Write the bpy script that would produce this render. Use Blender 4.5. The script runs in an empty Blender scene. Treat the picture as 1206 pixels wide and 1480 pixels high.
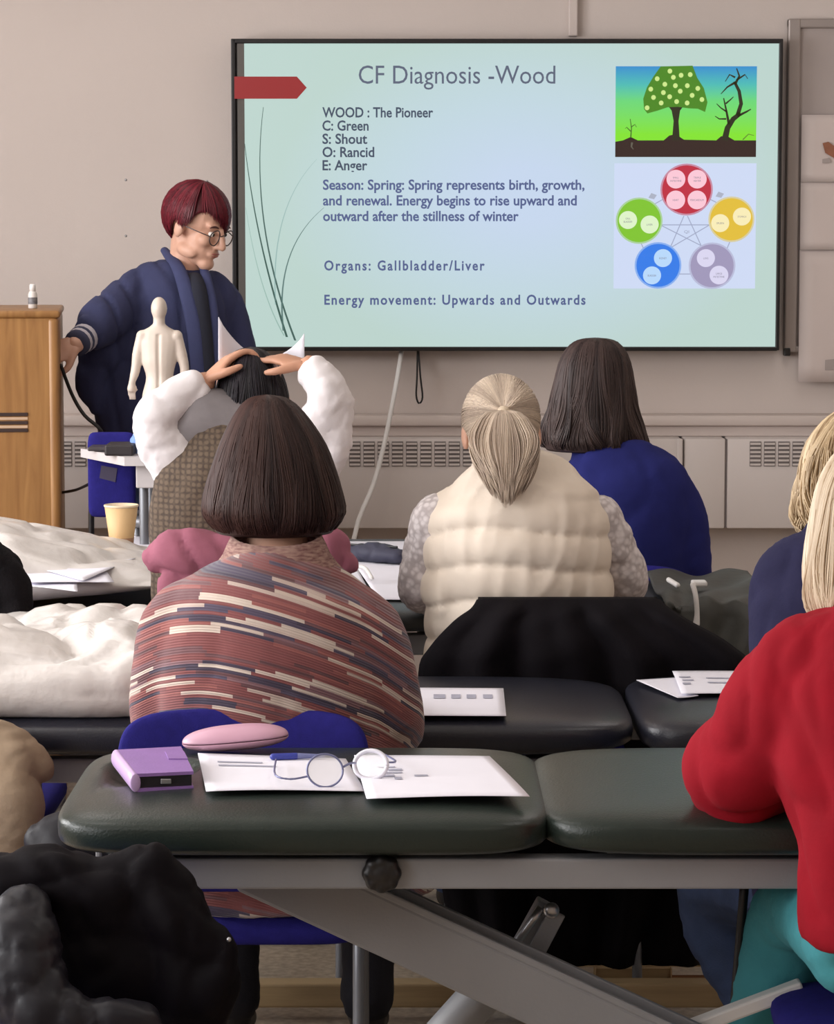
import bpy, bmesh, math, random
import numpy as np
from mathutils import Vector, Matrix, Euler

random.seed(7)
R = math.radians
SC = bpy.context.scene
COL = SC.collection

# ------------------------------------------------------------------ camera
F = 4000.0                                     # focal length in pixels of the 1206x1480 frame
CAM_H = 1.58
PITCH = math.atan(400.0 / F)
cam_d = bpy.data.cameras.new('camera')
cam = bpy.data.objects.new('camera', cam_d)
COL.objects.link(cam)
cam.location = (0, 0, CAM_H)
cam.rotation_euler = (math.pi / 2 - PITCH, 0, 0)
cam_d.sensor_fit = 'VERTICAL'
cam_d.sensor_height = 24.0
cam_d.lens = 24.0 * F / 1480.0
cam_d.clip_start = 0.05
cam_d.clip_end = 60
SC.camera = cam

# ------------------------------------------------------------------ world, exposure, large lights
wd = bpy.data.worlds.new('world')
SC.world = wd
wd.use_nodes = True
wd.node_tree.nodes['Background'].inputs[0].default_value = (0.80, 0.88, 1.0, 1)
wd.node_tree.nodes['Background'].inputs[1].default_value = 0.6
SC.view_settings.view_transform = 'Standard'
SC.view_settings.look = 'None'
SC.view_settings.gamma = 1.0
SC.view_settings.use_curve_mapping = False
SC.view_settings.exposure = 0.0

ROOM_L, ROOM_R, ROOM_B, ROOM_F, ROOM_H = -3.2, 3.6, -2.6, 9.0, 3.0
WINDOWS = [(0.4, 2.2), (2.8, 4.6), (5.1, 6.9)]        # y ranges of the windows in the left wall
WIN_Z = (1.0, 2.65)


def area(name, loc, rot, sx, sy, power, col):
    d = bpy.data.lights.new(name, 'AREA')
    d.shape = 'RECTANGLE'
    d.size, d.size_y, d.energy, d.color = sx, sy, power, col
    o = bpy.data.objects.new(name, d)
    COL.objects.link(o)
    o.location = loc
    o.rotation_euler = rot
    return o


for i, (a, b) in enumerate(WINDOWS):                  # daylight through the windows
    area('window_daylight', (ROOM_L - 0.10, (a + b) / 2, sum(WIN_Z) / 2), (0, R(-90), 0),
         WIN_Z[1] - WIN_Z[0] - 0.1, b - a - 0.1, (56, 105, 104)[i], (1.0, 0.985, 0.985))
CEIL_FILL = [(-1.3, 1.5), (1.3, 1.5), (-1.3, 4.5), (1.3, 4.5), (-1.3, 7.3), (1.3, 7.3)]
for (x, y) in CEIL_FILL:                             # added fill lights under the ceiling, out of view
    area('ceiling_fill_light', (x, y, ROOM_H - 0.05), (0, 0, 0), 0.55, 1.1, 6.5, (1.0, 0.95, 0.92))

FWD = Vector((0, math.cos(PITCH), -math.sin(PITCH)))
UPV = Vector((0, math.sin(PITCH), math.cos(PITCH)))


def P(px, py, d):
    """world point at distance d (along +Y) that the photograph shows at (px, py)"""
    v = Vector((1, 0, 0)) * ((px - 603) / F) + UPV * (-(py - 740) / F) + FWD
    t = d / v.y
    return Vector((0, 0, CAM_H)) + v * t


def X(px, d):
    return P(px, 700, d).x


def Z(py, d):
    return P(603, py, d).z


# ------------------------------------------------------------------ materials
MATS = {}


def new_mat(name):
    m = bpy.data.materials.new(name)
    m.use_nodes = True
    nt = m.node_tree
    return m, nt, nt.nodes, nt.links, nt.nodes['Principled BSDF']


def mat(name, col, rough=0.6, metal=0.0, var=0.0, vscale=8.0, bump=0.0, bscale=40.0, sheen=0.0, coat=0.0, stretch=None, spec=None,
        col2=None):
    """a principled material whose colour wanders a little and which may carry fine relief"""
    if name in MATS:
        return MATS[name]
    m, nt, N, L, b = new_mat(name)
    b.inputs['Roughness'].default_value = rough
    b.inputs['Metallic'].default_value = metal
    if sheen:
        b.inputs['Sheen Weight'].default_value = sheen
        b.inputs['Sheen Roughness'].default_value = 0.5
    if coat:
        b.inputs['Coat Weight'].default_value = coat
        b.inputs['Coat Roughness'].default_value = 0.2
    if spec is not None:
        b.inputs['Specular IOR Level'].default_value = spec
    tc = N.new('ShaderNodeTexCoord')
    mp = N.new('ShaderNodeMapping')
    if stretch:
        mp.inputs['Scale'].default_value = stretch
    L.new(tc.outputs['Object'], mp.inputs['Vector'])
    c = (*col, 1)
    if var > 0 or col2:
        nz = N.new('ShaderNodeTexNoise')
        nz.inputs['Scale'].default_value = vscale
        nz.inputs['Detail'].default_value = 5
        L.new(mp.outputs[0], nz.inputs['Vector'])
        rp = N.new('ShaderNodeValToRGB')
        rp.color_ramp.elements[0].position = 0.3
        rp.color_ramp.elements[1].position = 0.7
        if col2:
            rp.color_ramp.elements[0].color = c
            rp.color_ramp.elements[1].color = (*col2, 1)
        else:
            rp.color_ramp.elements[0].color = tuple(max(0, x * (1 - var)) for x in col) + (1,)
            rp.color_ramp.elements[1].color = tuple(min(1, x * (1 + var)) for x in col) + (1,)
        L.new(nz.outputs['Fac'], rp.inputs['Fac'])
        L.new(rp.outputs['Color'], b.inputs['Base Color'])
    else:
        b.inputs['Base Color'].default_value = c
    if bump > 0:
        n2 = N.new('ShaderNodeTexNoise')
        n2.inputs['Scale'].default_value = bscale
        n2.inputs['Detail'].default_value = 4
        L.new(mp.outputs[0], n2.inputs['Vector'])
        bp = N.new('ShaderNodeBump')
        bp.inputs['Strength'].default_value = bump
        bp.inputs['Distance'].default_value = 0.01
        L.new(n2.outputs['Fac'], bp.inputs['Height'])
        L.new(bp.outputs[0], b.inputs['Normal'])
    MATS[name] = m
    return m


def emit(name, col, strength=1.0):
    if name in MATS:
        return MATS[name]
    m, nt, N, L, b = new_mat(name)
    b.inputs['Base Color'].default_value = (0, 0, 0, 1)
    b.inputs['Roughness'].default_value = 0.35
    b.inputs['Emission Color'].default_value = (*col, 1)
    b.inputs['Emission Strength'].default_value = strength
    MATS[name] = m
    return m


def srgb(r, g, b):
    f = lambda c: (c / 255) / 12.92 if c / 255 < 0.04045 else ((c / 255 + 0.055) / 1.055) ** 2.4
    return (f(r), f(g), f(b))


def hair_mat(name, dark, light, rough=0.42, root=None):
    """strand colour comes from the per-strand 'tone' attribute"""
    m, nt, N, L, b = new_mat(name)
    at = N.new('ShaderNodeAttribute')
    at.attribute_name = 'tone'
    rp = N.new('ShaderNodeValToRGB')
    rp.color_ramp.elements[0].color = (*dark, 1)
    rp.color_ramp.elements[1].color = (*light, 1)
    L.new(at.outputs['Fac'], rp.inputs['Fac'])
    L.new(rp.outputs['Color'], b.inputs['Base Color'])
    b.inputs['Roughness'].default_value = rough
    b.inputs['Specular IOR Level'].default_value = 0.3
    MATS[name] = m
    return m


# ------------------------------------------------------------------ mesh collecting
class MB:
    def __init__(s):
        s.v, s.f = [], []

    def add(s, vs, fs):
        o = len(s.v)
        s.v += [Vector(v) for v in vs]
        s.f += [tuple(i + o for i in f) for f in fs]
        return s

    def box(s, x0, x1, y0, y1, z0, z1):
        vs = [(x, y, z) for x in (x0, x1) for y in (y0, y1) for z in (z0, z1)]
        return s.add(vs, [(0, 1, 3, 2), (4, 6, 7, 5), (0, 4, 5, 1), (2, 3, 7, 6), (0, 2, 6, 4), (1, 5, 7, 3)])

    def bbox(s, x0, x1, y0, y1, z0, z1, r=0.004, seg=2):
        """box with rounded edges"""
        bm = bmesh.new()
        bmesh.ops.create_cube(bm, size=1)
        for v in bm.verts:
            v.co = Vector(((x0 + x1) / 2 + v.co.x * (x1 - x0), (y0 + y1) / 2 + v.co.y * (y1 - y0), (z0 + z1) / 2 + v.co.z * (z1 - z0)))
        bmesh.ops.bevel(bm, geom=bm.edges[:], offset=r, segments=seg, profile=0.5, affect='EDGES')
        bm.verts.ensure_lookup_table()
        vs = [v.co.copy() for v in bm.verts]
        fs = [[v.index for v in f.verts] for f in bm.faces]
        bm.free()
        return s.add(vs, fs)

    def obox(s, a, b, w, h, up=(0, 0, 1), r=0.004):
        """rounded box beam from a to b, w wide and h high"""
        a, b = Vector(a), Vector(b)
        t = (b - a)
        ln = t.length
        t.normalize()
        u = Vector(up)
        sd = t.cross(u).normalized()
        u = sd.cross(t).normalized()
        m = MB().bbox(0, ln, -w / 2, w / 2, -h / 2, h / 2, r)
        return s.add([a + t * v.x + sd * v.y + u * v.z for v in m.v], m.f)

    def tube(s, pts, rad, seg=12, side=(1, 0, 0), sub=4, cap=1.0):
        """swept tube with round ends; rad: numbers or (a along side, b across)"""
        pts = [Vector(p) for p in pts]
        n = len(pts)
        rad = [(r, r) if not isinstance(r, (tuple, list)) else tuple(r) for r in (rad if isinstance(rad, (list,)) else [rad] * n)]
        ps, rs = [], []
        for i in range(n - 1):
            p0, p1, p2, p3 = pts[max(i - 1, 0)], pts[i], pts[i + 1], pts[min(i + 2, n - 1)]
            for k in range(sub):
                t = k / sub
                ps.append(0.5 * ((2 * p1) + (p2 - p0) * t + (2 * p0 - 5 * p1 + 4 * p2 - p3) * t * t + (3 * p1 - p0 - 3 * p2 + p3) * t ** 3))
                e = t * t * (3 - 2 * t)
                rs.append(tuple(rad[i][j] * (1 - e) + rad[i + 1][j] * e for j in (0, 1)))
        ps.append(pts[-1])
        rs.append(rad[-1])
        tg = []
        for i in range(len(ps)):
            t = ps[min(i + 1, len(ps) - 1)] - ps[max(i - 1, 0)]
            tg.append(t.normalized() if t.length > 1e-9 else Vector((0, 0, 1)))
        # round ends
        def ends(p, t, r, sgn):
            out = []
            m = min(r) * cap
            for ang in (75, 45, 20):
                c_, s_ = math.cos(R(ang)), math.sin(R(ang))
                out.append((p + t * sgn * m * s_, (r[0] * c_, r[1] * c_), t))
            return out
        rings = ends(ps[0], tg[0], rs[0], -1) if cap > 0 else []
        rings += [(p, r, t) for p, r, t in zip(ps, rs, tg)]
        if cap > 0:
            rings += ends(ps[-1], tg[-1], rs[-1], 1)[::-1]
        vs, fs = [], []
        ref = Vector(side)
        for (p, r, t) in rings:
            sd = ref - t * ref.dot(t)
            if sd.length < 1e-3:
                sd = Vector((0, 1, 0)) - t * t.y
                if sd.length < 1e-3:
                    sd = Vector((0, 0, 1)) - t * t.z
            sd.normalize()
            up = t.cross(sd)
            for k in range(seg):
                a = 2 * math.pi * k / seg
                vs.append(p + sd * (math.cos(a) * r[0]) + up * (math.sin(a) * r[1]))
        for i in range(len(rings) - 1):
            for k in range(seg):
                fs.append((i * seg + k, i * seg + (k + 1) % seg, (i + 1) * seg + (k + 1) % seg, (i + 1) * seg + k))
        fs.append(tuple(range(seg))[::-1])
        fs.append(tuple((len(rings) - 1) * seg + k for k in range(seg)))
        return s.add(vs, fs)

    def ell(s, c, r, M=None, seg=16, ring=10):
        vs, fs = [], []
        c = Vector(c)
        for i in range(ring + 1):
            ph = math.pi * i / ring
            for k in range(seg):
                th = 2 * math.pi * k / seg
                v = Vector((r[0] * math.sin(ph) * math.cos(th), r[1] * math.sin(ph) * math.sin(th), r[2] * math.cos(ph))) + c
                vs.append(M @ v if M else v)
        for i in range(ring):
            for k in range(seg):
                fs.append((i * seg + k, (i + 1) * seg + k, (i + 1) * seg + (k + 1) % seg, i * seg + (k + 1) % seg))
        return s.add(vs, fs)

    def lathe(s, c, prof, seg=28):
        c = Vector(c)
        vs, fs = [], []
        for (r, z) in prof:
            for k in range(seg):
                a = 2 * math.pi * k / seg
                vs.append(c + Vector((r * math.cos(a), r * math.sin(a), z)))
        for i in range(len(prof) - 1):
            for k in range(seg):
                fs.append((i * seg + k, i * seg + (k + 1) % seg, (i + 1) * seg + (k + 1) % seg, (i + 1) * seg + k))
        fs.append(tuple(range(seg))[::-1])
        fs.append(tuple((len(prof) - 1) * seg + k for k in range(seg)))
        return s.add(vs, fs)

    def pad(s, c, a, b, h, e=8.0, p=5.0, rings=16, seg=96, fn=None, rz=0.0, bow=0.0):
        """a cushion: superellipse outline (exponent e), bulging profile (exponent p)"""
        c = Vector(c)
        vs, fs = [], []
        cz, sz = math.cos(rz), math.sin(rz)

        def ring(rho, sgn):
            for k in range(seg):
                t = 2 * math.pi * (k + 0.5) / seg
                x = a * math.copysign(abs(math.cos(t)) ** (2 / e), math.cos(t)) * rho
                y = b * math.copysign(abs(math.sin(t)) ** (2 / e), math.sin(t)) * rho
                z = sgn * h * max(0, 1 - rho ** p) ** (1 / p)
                q = Vector((x, y, z))
                if fn:
                    q = fn(q)
                if bow:
                    q.y += bow * (q.x / a) ** 2
                vs.append(c + Vector((q.x * cz - q.y * sz, q.x * sz + q.y * cz, q.z)))
        rr = [math.sin(math.pi / 2 * i / rings) for i in range(1, rings + 1)]
        rr[0] = max(rr[0], 0.05)
        lst = [(r, 1) for r in rr] + [(r, -1) for r in rr[:-1][::-1]]
        for (r_, sg) in lst:
            ring(r_, sg)
        for i in range(len(lst) - 1):
            for k in range(seg):
                fs.append((i * seg + k, (i + 1) * seg + k, (i + 1) * seg + (k + 1) % seg, i * seg + (k + 1) % seg))
        fs.append(tuple(range(seg)))
        fs.append(tuple((len(lst) - 1) * seg + k for k in range(seg))[::-1])
        return s.add(vs, fs)

    def sheet(s, fn, nu, nv):
        vs = [fn(i / nu, j / nv) for j in range(nv + 1) for i in range(nu + 1)]
        fs = [(j * (nu + 1) + i, j * (nu + 1) + i + 1, (j + 1) * (nu + 1) + i + 1, (j + 1) * (nu + 1) + i) for j in range(nv) for i in range(nu)]
        return s.add(vs, fs)

    def poly(s, pts, y, th):
        """flat outline in the XZ plane at y, th thick"""
        n = len(pts)
        vs = [(x, y, z) for x, z in pts] + [(x, y + th, z) for x, z in pts]
        fs = [tuple(range(n)), tuple(range(n, 2 * n))[::-1]] + [(i, i + n, (i + 1) % n + n, (i + 1) % n) for i in range(n)]
        return s.add(vs, fs)

    def move(s, M):
        s.v = [M @ v for v in s.v]
        return s

    def build(s, name, m, parent=None, smooth=False, world=True):
        me = bpy.data.meshes.new(name)
        off = base_of(parent) if (parent and world) else Vector((0, 0, 0))
        me.from_pydata([tuple(v - off) for v in s.v], [], s.f)
        me.validate()
        fix_normals(me)
        if smooth:
            me.polygons.foreach_set('use_smooth', [True] * len(me.polygons))
        me.materials.append(m)
        o = bpy.data.objects.new(name, me)
        COL.objects.link(o)
        if parent:
            o.parent = parent
        return o


def base_of(o):
    p = Vector((0, 0, 0))
    while o is not None:
        p += o.location
        o = o.parent
    return p


def fix_normals(me):
    bm = bmesh.new()
    bm.from_mesh(me)
    bmesh.ops.recalc_face_normals(bm, faces=bm.faces[:])
    bm.to_mesh(me)
    bm.free()


def thing(name, loc, label, cat, group=None):
    o = bpy.data.objects.new(name, None)
    o.empty_display_size = 0.05
    COL.objects.link(o)
    o.location = loc
    return tag(o, label, cat, group)


def tag(o, label, cat, group=None):
    o['label'] = label
    o['category'] = cat
    if group:
        o['group'] = group
    return o


def struct(o):
    o['kind'] = 'structure'
    return o


def solidify(o, t, off=0.0):
    md = o.modifiers.new('thickness', 'SOLIDIFY')
    md.thickness = t
    md.offset = off
    return o


def soft_edges(o, ang=40):
    o.data.polygons.foreach_set('use_smooth', [True] * len(o.data.polygons))
    try:
        o.data.set_sharp_from_angle(angle=R(ang))
    except Exception:
        pass
    return o


# --- organic surfaces: overlapping closed shapes melted into one continuous skin
def melt(mb, voxel=0.011, iters=6):
    me = bpy.data.meshes.new('melt')
    me.from_pydata([tuple(v) for v in mb.v], [], mb.f)
    me.validate()
    fix_normals(me)
    o = bpy.data.objects.new('melt', me)
    COL.objects.link(o)
    md = o.modifiers.new('r', 'REMESH')
    md.mode = 'VOXEL'
    md.voxel_size = voxel
    sm = o.modifiers.new('s', 'SMOOTH')
    sm.factor = 0.5
    sm.iterations = iters
    dg = bpy.context.evaluated_depsgraph_get()
    ev = o.evaluated_get(dg)
    out = bpy.data.meshes.new_from_object(ev)
    nv = len(out.vertices)
    co = np.empty(nv * 3)
    out.vertices.foreach_get('co', co)
    no = np.empty(nv * 3)
    out.vertices.foreach_get('normal', no)
    fs = [tuple(p.vertices) for p in out.polygons]
    bpy.data.objects.remove(o)
    bpy.data.meshes.remove(me)
    bpy.data.meshes.remove(out)
    return co.reshape(-1, 3), no.reshape(-1, 3), fs


def skin_obj(name, pieces, m, parent, attr=None):
    """one mesh object out of melted pieces [(co, faces), ...]"""
    off = np.array(base_of(parent)) if parent else np.zeros(3)
    vs, fs, o0 = [], [], 0
    for (co, f) in pieces:
        vs.append(co - off)
        fs += [tuple(i + o0 for i in q) for q in f]
        o0 += len(co)
    vs = np.concatenate(vs)
    me = bpy.data.meshes.new(name)
    me.from_pydata(vs.tolist(), [], fs)
    me.polygons.foreach_set('use_smooth', [True] * len(me.polygons))
    me.materials.append(m)
    if attr is not None:
        for k, val in attr.items():
            a = me.attributes.new(k, 'FLOAT', 'POINT')
            a.data.foreach_set('value', val.astype(np.float32))
    o = bpy.data.objects.new(name, me)
    COL.objects.link(o)
    o.parent = parent
    return o


def waves(co, freq, seed=0, n=7, stretch=(1, 1, 1)):
    """smooth pseudo-noise in -1..1 as a sum of random plane waves"""
    rg = np.random.RandomState(seed)
    q = co * np.array(stretch)
    out = np.zeros(len(co))
    for i in range(n):
        k = rg.normal(size=3)
        k = k / np.linalg.norm(k) * freq * rg.uniform(0.6, 1.6)
        out += np.sin(q @ k + rg.uniform(0, 6.28) + 0.8 * np.sin(q @ np.roll(k, 1) * 0.6))
    return out / (n * 0.6)


def folds(co, no, amp=0.006, freq=30, seed=0, stretch=(1, 1, 1)):
    """cloth creases: sharp valleys between soft swells"""
    c = waves(co, freq * 0.8, seed + 4, 4)
    a = waves(co, freq * 2.2, seed, 4, stretch)
    b = waves(co, freq * 4.6, seed + 9, 5, stretch)
    sh = lambda q: 1 - np.minimum(1, np.abs(q) * 1.6) ** 0.7
    h = -sh(a) * 1.1 * (0.55 + 0.45 * c) - 0.45 * sh(b) * (0.5 - 0.5 * c) + 0.5 * c + 0.4
    return co + no * (h * amp)[:, None]


def garment(name, mb, m, parent, voxel=0.012, iters=5, fold=None, extra=None, attr=None):
    co, no, f = melt(mb, voxel, iters)
    if fold:
        co = folds(co, no, *fold)
    if extra:
        co = extra(co, no)
    return skin_obj(name, [(co, f)], m, parent, attr(co) if attr else None)

# ------------------------------------------------------------------ surface materials
M_WALL = mat('wall_paint', srgb(208, 196, 190), 0.85, var=0.03, vscale=1.5, bump=0.05, bscale=120)
M_WALL2 = mat('wall_paint_side', srgb(214, 204, 196), 0.9, var=0.03, vscale=1.5)
M_CEIL = mat('ceiling_paint', srgb(232, 228, 222), 0.9, var=0.02, vscale=2)
M_TRIM = mat('trim_paint', srgb(205, 192, 186), 0.55, var=0.02, vscale=4)
M_CASE = mat('heater_enamel', srgb(208, 198, 194), 0.45, var=0.02, vscale=3)
M_DARKSLOT = mat('slot_dark', srgb(120, 112, 110), 0.8, var=0.1)
M_WHITE_PL = mat('white_plastic', srgb(225, 222, 220), 0.4, var=0.02)
M_BLACK_PL = mat('black_plastic', srgb(22, 20, 22), 0.4, var=0.1)
M_CHROME = mat('brushed_steel', srgb(175, 175, 178), 0.3, metal=0.9, var=0.05)
M_GREYTUBE = mat('grey_tube', srgb(120, 122, 128), 0.4, metal=0.4, var=0.05)
M_CREAMSTEEL = mat('couch_enamel', srgb(144, 145, 149), 0.42, spec=0.35, var=0.05, vscale=6, bump=0.04, bscale=200)
M_GREEN_VINYL = mat('green_vinyl', srgb(38, 46, 42), 0.29, spec=0.32, var=0.08, vscale=14, bump=0.10, bscale=260)
M_NAVY_VINYL = mat('navy_vinyl', srgb(33, 34, 44), 0.33, var=0.08, vscale=14, bump=0.10, bscale=260)
M_DARK_VINYL = mat('dark_vinyl', srgb(48, 50, 50), 0.4, var=0.08, vscale=14, bump=0.10, bscale=260)
M_BLUE_CLOTH = mat('chair_blue', srgb(36, 32, 112), 0.9, spec=0.2, var=0.1, vscale=60, bump=0.2, bscale=500)
M_PAPER = mat('paper', srgb(232, 230, 240), 0.75, var=0.015, vscale=10)
M_INK = mat('paper_print', srgb(165, 165, 182), 0.8, var=0.1, vscale=60)
M_BLACK_CLOTH = mat('black_cloth', srgb(19, 16, 20), 0.8, spec=0.1, var=0.15, vscale=8, bump=0.08, bscale=160)
M_BLACK_NYLON = mat('black_nylon', srgb(20, 18, 24), 0.5, spec=0.18, var=0.15, vscale=8, bump=0.05, bscale=80)
M_WOODPALE = mat('pale_wood', srgb(176, 150, 112), 0.55, var=0.12, vscale=6, stretch=(1, 1, 12), bump=0.05, bscale=60)
M_WOODBROWN = mat('brown_wood', srgb(125, 80, 42), 0.55, var=0.15, vscale=8, stretch=(1, 6, 6))


def floor_material():
    m, nt, N, L, b = new_mat('floor_lino')
    tc = N.new('ShaderNodeTexCoord')
    n1 = N.new('ShaderNodeTexNoise')
    n1.inputs['Scale'].default_value = 60
    n1.inputs['Detail'].default_value = 6
    L.new(tc.outputs['Object'], n1.inputs['Vector'])
    rp = N.new('ShaderNodeValToRGB')
    rp.color_ramp.elements[0].position = 0.35
    rp.color_ramp.elements[0].color = (*srgb(150, 132, 112), 1)
    rp.color_ramp.elements[1].position = 0.7
    rp.color_ramp.elements[1].color = (*srgb(186, 168, 145), 1)
    L.new(n1.outputs['Fac'], rp.inputs['Fac'])
    L.new(rp.outputs['Color'], b.inputs['Base Color'])
    b.inputs['Roughness'].default_value = 0.4
    return m


def wood_material():
    """veneer with vertical grain"""
    m, nt, N, L, b = new_mat('lectern_veneer')
    tc = N.new('ShaderNodeTexCoord')
    mp = N.new('ShaderNodeMapping')
    mp.inputs['Scale'].default_value = (14, 14, 1.2)
    L.new(tc.outputs['Object'], mp.inputs['Vector'])
    n1 = N.new('ShaderNodeTexNoise')
    n1.inputs['Scale'].default_value = 3.0
    n1.inputs['Detail'].default_value = 7
    n1.inputs['Distortion'].default_value = 0.6
    L.new(mp.outputs[0], n1.inputs['Vector'])
    rp = N.new('ShaderNodeValToRGB')
    rp.color_ramp.elements[0].position = 0.3
    rp.color_ramp.elements[0].color = (*srgb(134, 92, 50), 1)
    rp.color_ramp.elements[1].position = 0.72
    rp.color_ramp.elements[1].color = (*srgb(164, 120, 70), 1)
    L.new(n1.outputs['Fac'], rp.inputs['Fac'])
    L.new(rp.outputs['Color'], b.inputs['Base Color'])
    b.inputs['Roughness'].default_value = 0.42
    return m


M_FLOOR = floor_material()
M_VENEER = wood_material()

# ------------------------------------------------------------------ the room
struct(MB().box(ROOM_L - 0.2, ROOM_R + 0.2, ROOM_B - 0.2, ROOM_F + 0.2, -0.1, 0).build('floor', M_FLOOR))
struct(MB().box(ROOM_L - 0.2, ROOM_R + 0.2, ROOM_B - 0.2, ROOM_F + 0.2, ROOM_H, ROOM_H + 0.1).build('ceiling', M_CEIL))
struct(MB().box(ROOM_L - 0.2, ROOM_R + 0.2, ROOM_F, ROOM_F + 0.2, 0, ROOM_H).build('wall_back', M_WALL))
struct(MB().box(ROOM_L - 0.2, ROOM_R + 0.2, ROOM_B - 0.2, ROOM_B, 0, ROOM_H).build('wall_rear', M_WALL2))
struct(MB().box(ROOM_R, ROOM_R + 0.2, ROOM_B, ROOM_F, 0, ROOM_H).build('wall_right', M_WALL2))
lw = MB()
ys = [ROOM_B] + [q for w in WINDOWS for q in w] + [ROOM_F]
for i in range(0, len(ys), 2):
    lw.box(ROOM_L - 0.2, ROOM_L, ys[i], ys[i + 1], 0, ROOM_H)
for (a, b) in WINDOWS:
    lw.box(ROOM_L - 0.2, ROOM_L, a, b, 0, WIN_Z[0])
    lw.box(ROOM_L - 0.2, ROOM_L, a, b, WIN_Z[1], ROOM_H)
struct(lw.build('wall_left', M_WALL2))
for i, (a, b) in enumerate(WINDOWS):
    w = bpy.data.objects.new('window_%d' % (i + 1), None)
    COL.objects.link(w)
    w.location = (ROOM_L, (a + b) / 2, WIN_Z[0])
    struct(w)
    fr = MB()
    for (y0, y1, z0, z1) in ((a, a + 0.05, *WIN_Z), (b - 0.05, b, *WIN_Z), (a, b, WIN_Z[0], WIN_Z[0] + 0.05), (a, b, WIN_Z[1] - 0.05, WIN_Z[1]),
                             ((a + b) / 2 - 0.025, (a + b) / 2 + 0.025, *WIN_Z)):
        fr.box(ROOM_L - 0.07, ROOM_L - 0.02, y0, y1, z0, z1)
    fr.build('window_frame', M_WHITE_PL, w)
for (x, y) in CEIL_FILL:  # frames around the added fill lights
    side_ = 'left' if x < 0 else 'right'
    row_ = {1.5: 'above the photographer', 4.5: 'above the seated audience', 7.3: 'nearest the screen wall'}[y]
    t = thing('ceiling_fill', (x, y, ROOM_H), 'flat white frame of an added ceiling fill light on the %s %s' % (side_, row_), 'light', 'added ceiling fill lights')
    fr = MB()
    for (x0, x1, y0, y1) in ((x - 0.32, x - 0.28, y - 0.6, y + 0.6), (x + 0.28, x + 0.32, y - 0.6, y + 0.6), (x - 0.28, x + 0.28, y - 0.6, y - 0.56), (x - 0.28, x + 0.28, y + 0.56, y + 0.6)):
        fr.box(x0, x1, y0, y1, ROOM_H - 0.06, ROOM_H)
    fr.build('frame', M_WHITE_PL, t)

WB = ROOM_F                        # back wall plane
# ledge above the heater casing
zl0, zl1 = Z(613, WB), Z(597, WB)
tr = struct(MB().bbox(ROOM_L, ROOM_R, WB - 0.10, WB, zl0, zl1, 0.01).build('trim_1', M_TRIM, None, True))
soft_edges(tr)
tr = struct(MB().bbox(ROOM_L, ROOM_R, WB - 0.075, WB, zl0 - 0.035, zl0, 0.004).build('trim_2', M_TRIM))
struct(MB().bbox(ROOM_L, ROOM_R, WB - 0.03, WB, 0, 0.10, 0.006).build('baseboard_back', M_TRIM))

# heater casing with its vent blocks
FRONT = WB - 0.17
hz0, hz1 = Z(764, FRONT), zl0 - 0.035
heat = thing('heater_casing', (X(600, FRONT), WB - 0.08, hz0), 'long beige convector heater casing along the wall below the screen', 'heater')
edges = [ROOM_L + 0.3, X(420, FRONT), X(987, FRONT), X(1050, FRONT), ROOM_R - 0.2]
for a, b in zip(edges[:-1], edges[1:]):
    soft_edges(MB().bbox(a + 0.0035, b - 0.0035, FRONT, WB - 0.001, hz0, hz1, 0.006).build('panel', M_CASE, heat))
MB().box(edges[0] + 0.01, edges[-1] - 0.01, FRONT + 0.008, WB - 0.002, hz0 + 0.002, hz1 - 0.004).build('casing_core', M_DARKSLOT, heat)
MB().bbox(X(981, FRONT) - 0.006, X(981, FRONT) + 0.012, FRONT - 0.012, FRONT + 0.004, hz0, hz1, 0.004).build('joint_strip', M_CASE, heat)
vz0, vz1 = Z(674, FRONT), Z(638, FRONT)
pitch = 20.6 / (F / FRONT)
vw = 16.5 / (F / FRONT)
for start, n in ((47.0, 9), (505.0, 9), (1083.5, 8)):
    for k in range(n):
        x0 = X(start, FRONT) + k * pitch
        fr = MB()
        fr.box(x0, x0 + vw, FRONT - 0.002, FRONT + 0.002, vz0, vz1)
        v = fr.build('vent', M_DARKSLOT, heat)
        sl = MB()
        for q in range(6):
            zc = vz0 + (vz1 - vz0) * (q + 0.5) / 6
            sl.box(x0 + 0.0015, x0 + vw - 0.0015, FRONT - 0.006, FRONT - 0.001, zc - 0.004, zc + 0.0025)
        sl.build('louvre', M_CASE, v)

# ------------------------------------------------------------------ wall display with the slide
DS = WB - 0.09                                         # front plane of the display
x0, x1 = X(341, DS), X(1121, DS)
z0, z1 = Z(503.5, DS), Z(59, DS)
disp = thing('wall_display', ((x0 + x1) / 2, WB - 0.05, (z0 + z1) / 2), 'large wall-mounted flat screen showing the CF Diagnosis - Wood slide', 'screen')
fr = MB()
bw = 0.011
fr.bbox(x0 - 0.006, x1 + 0.006, DS + 0.004, WB - 0.01, z0 - 0.006, z1 + 0.006, 0.006)
fr.build('back_shell', M_BLACK_PL, disp)
for (a, b, c, d) in ((x0 - 0.006, x0 + bw * 0.75, z0 - 0.006, z1 + 0.006), (x1 - bw * 0.6, x1 + 0.006, z0 - 0.006, z1 + 0.006),
                     (x0, x1, z1 - bw * 0.8, z1 + 0.006), (x0, x1, z0 - 0.008, z0 + bw * 0.5)):
    MB().bbox(a, b, DS - 0.012, DS + 0.01, c, d, 0.003).build('bezel', M_BLACK_PL, disp)
MB().box(X(347, DS), X(357, DS), DS - 0.006, DS + 0.004, z0, z1).build('bezel_strip', mat('bezel_grey', srgb(92, 88, 84), 0.4, var=0.05), disp)


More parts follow.
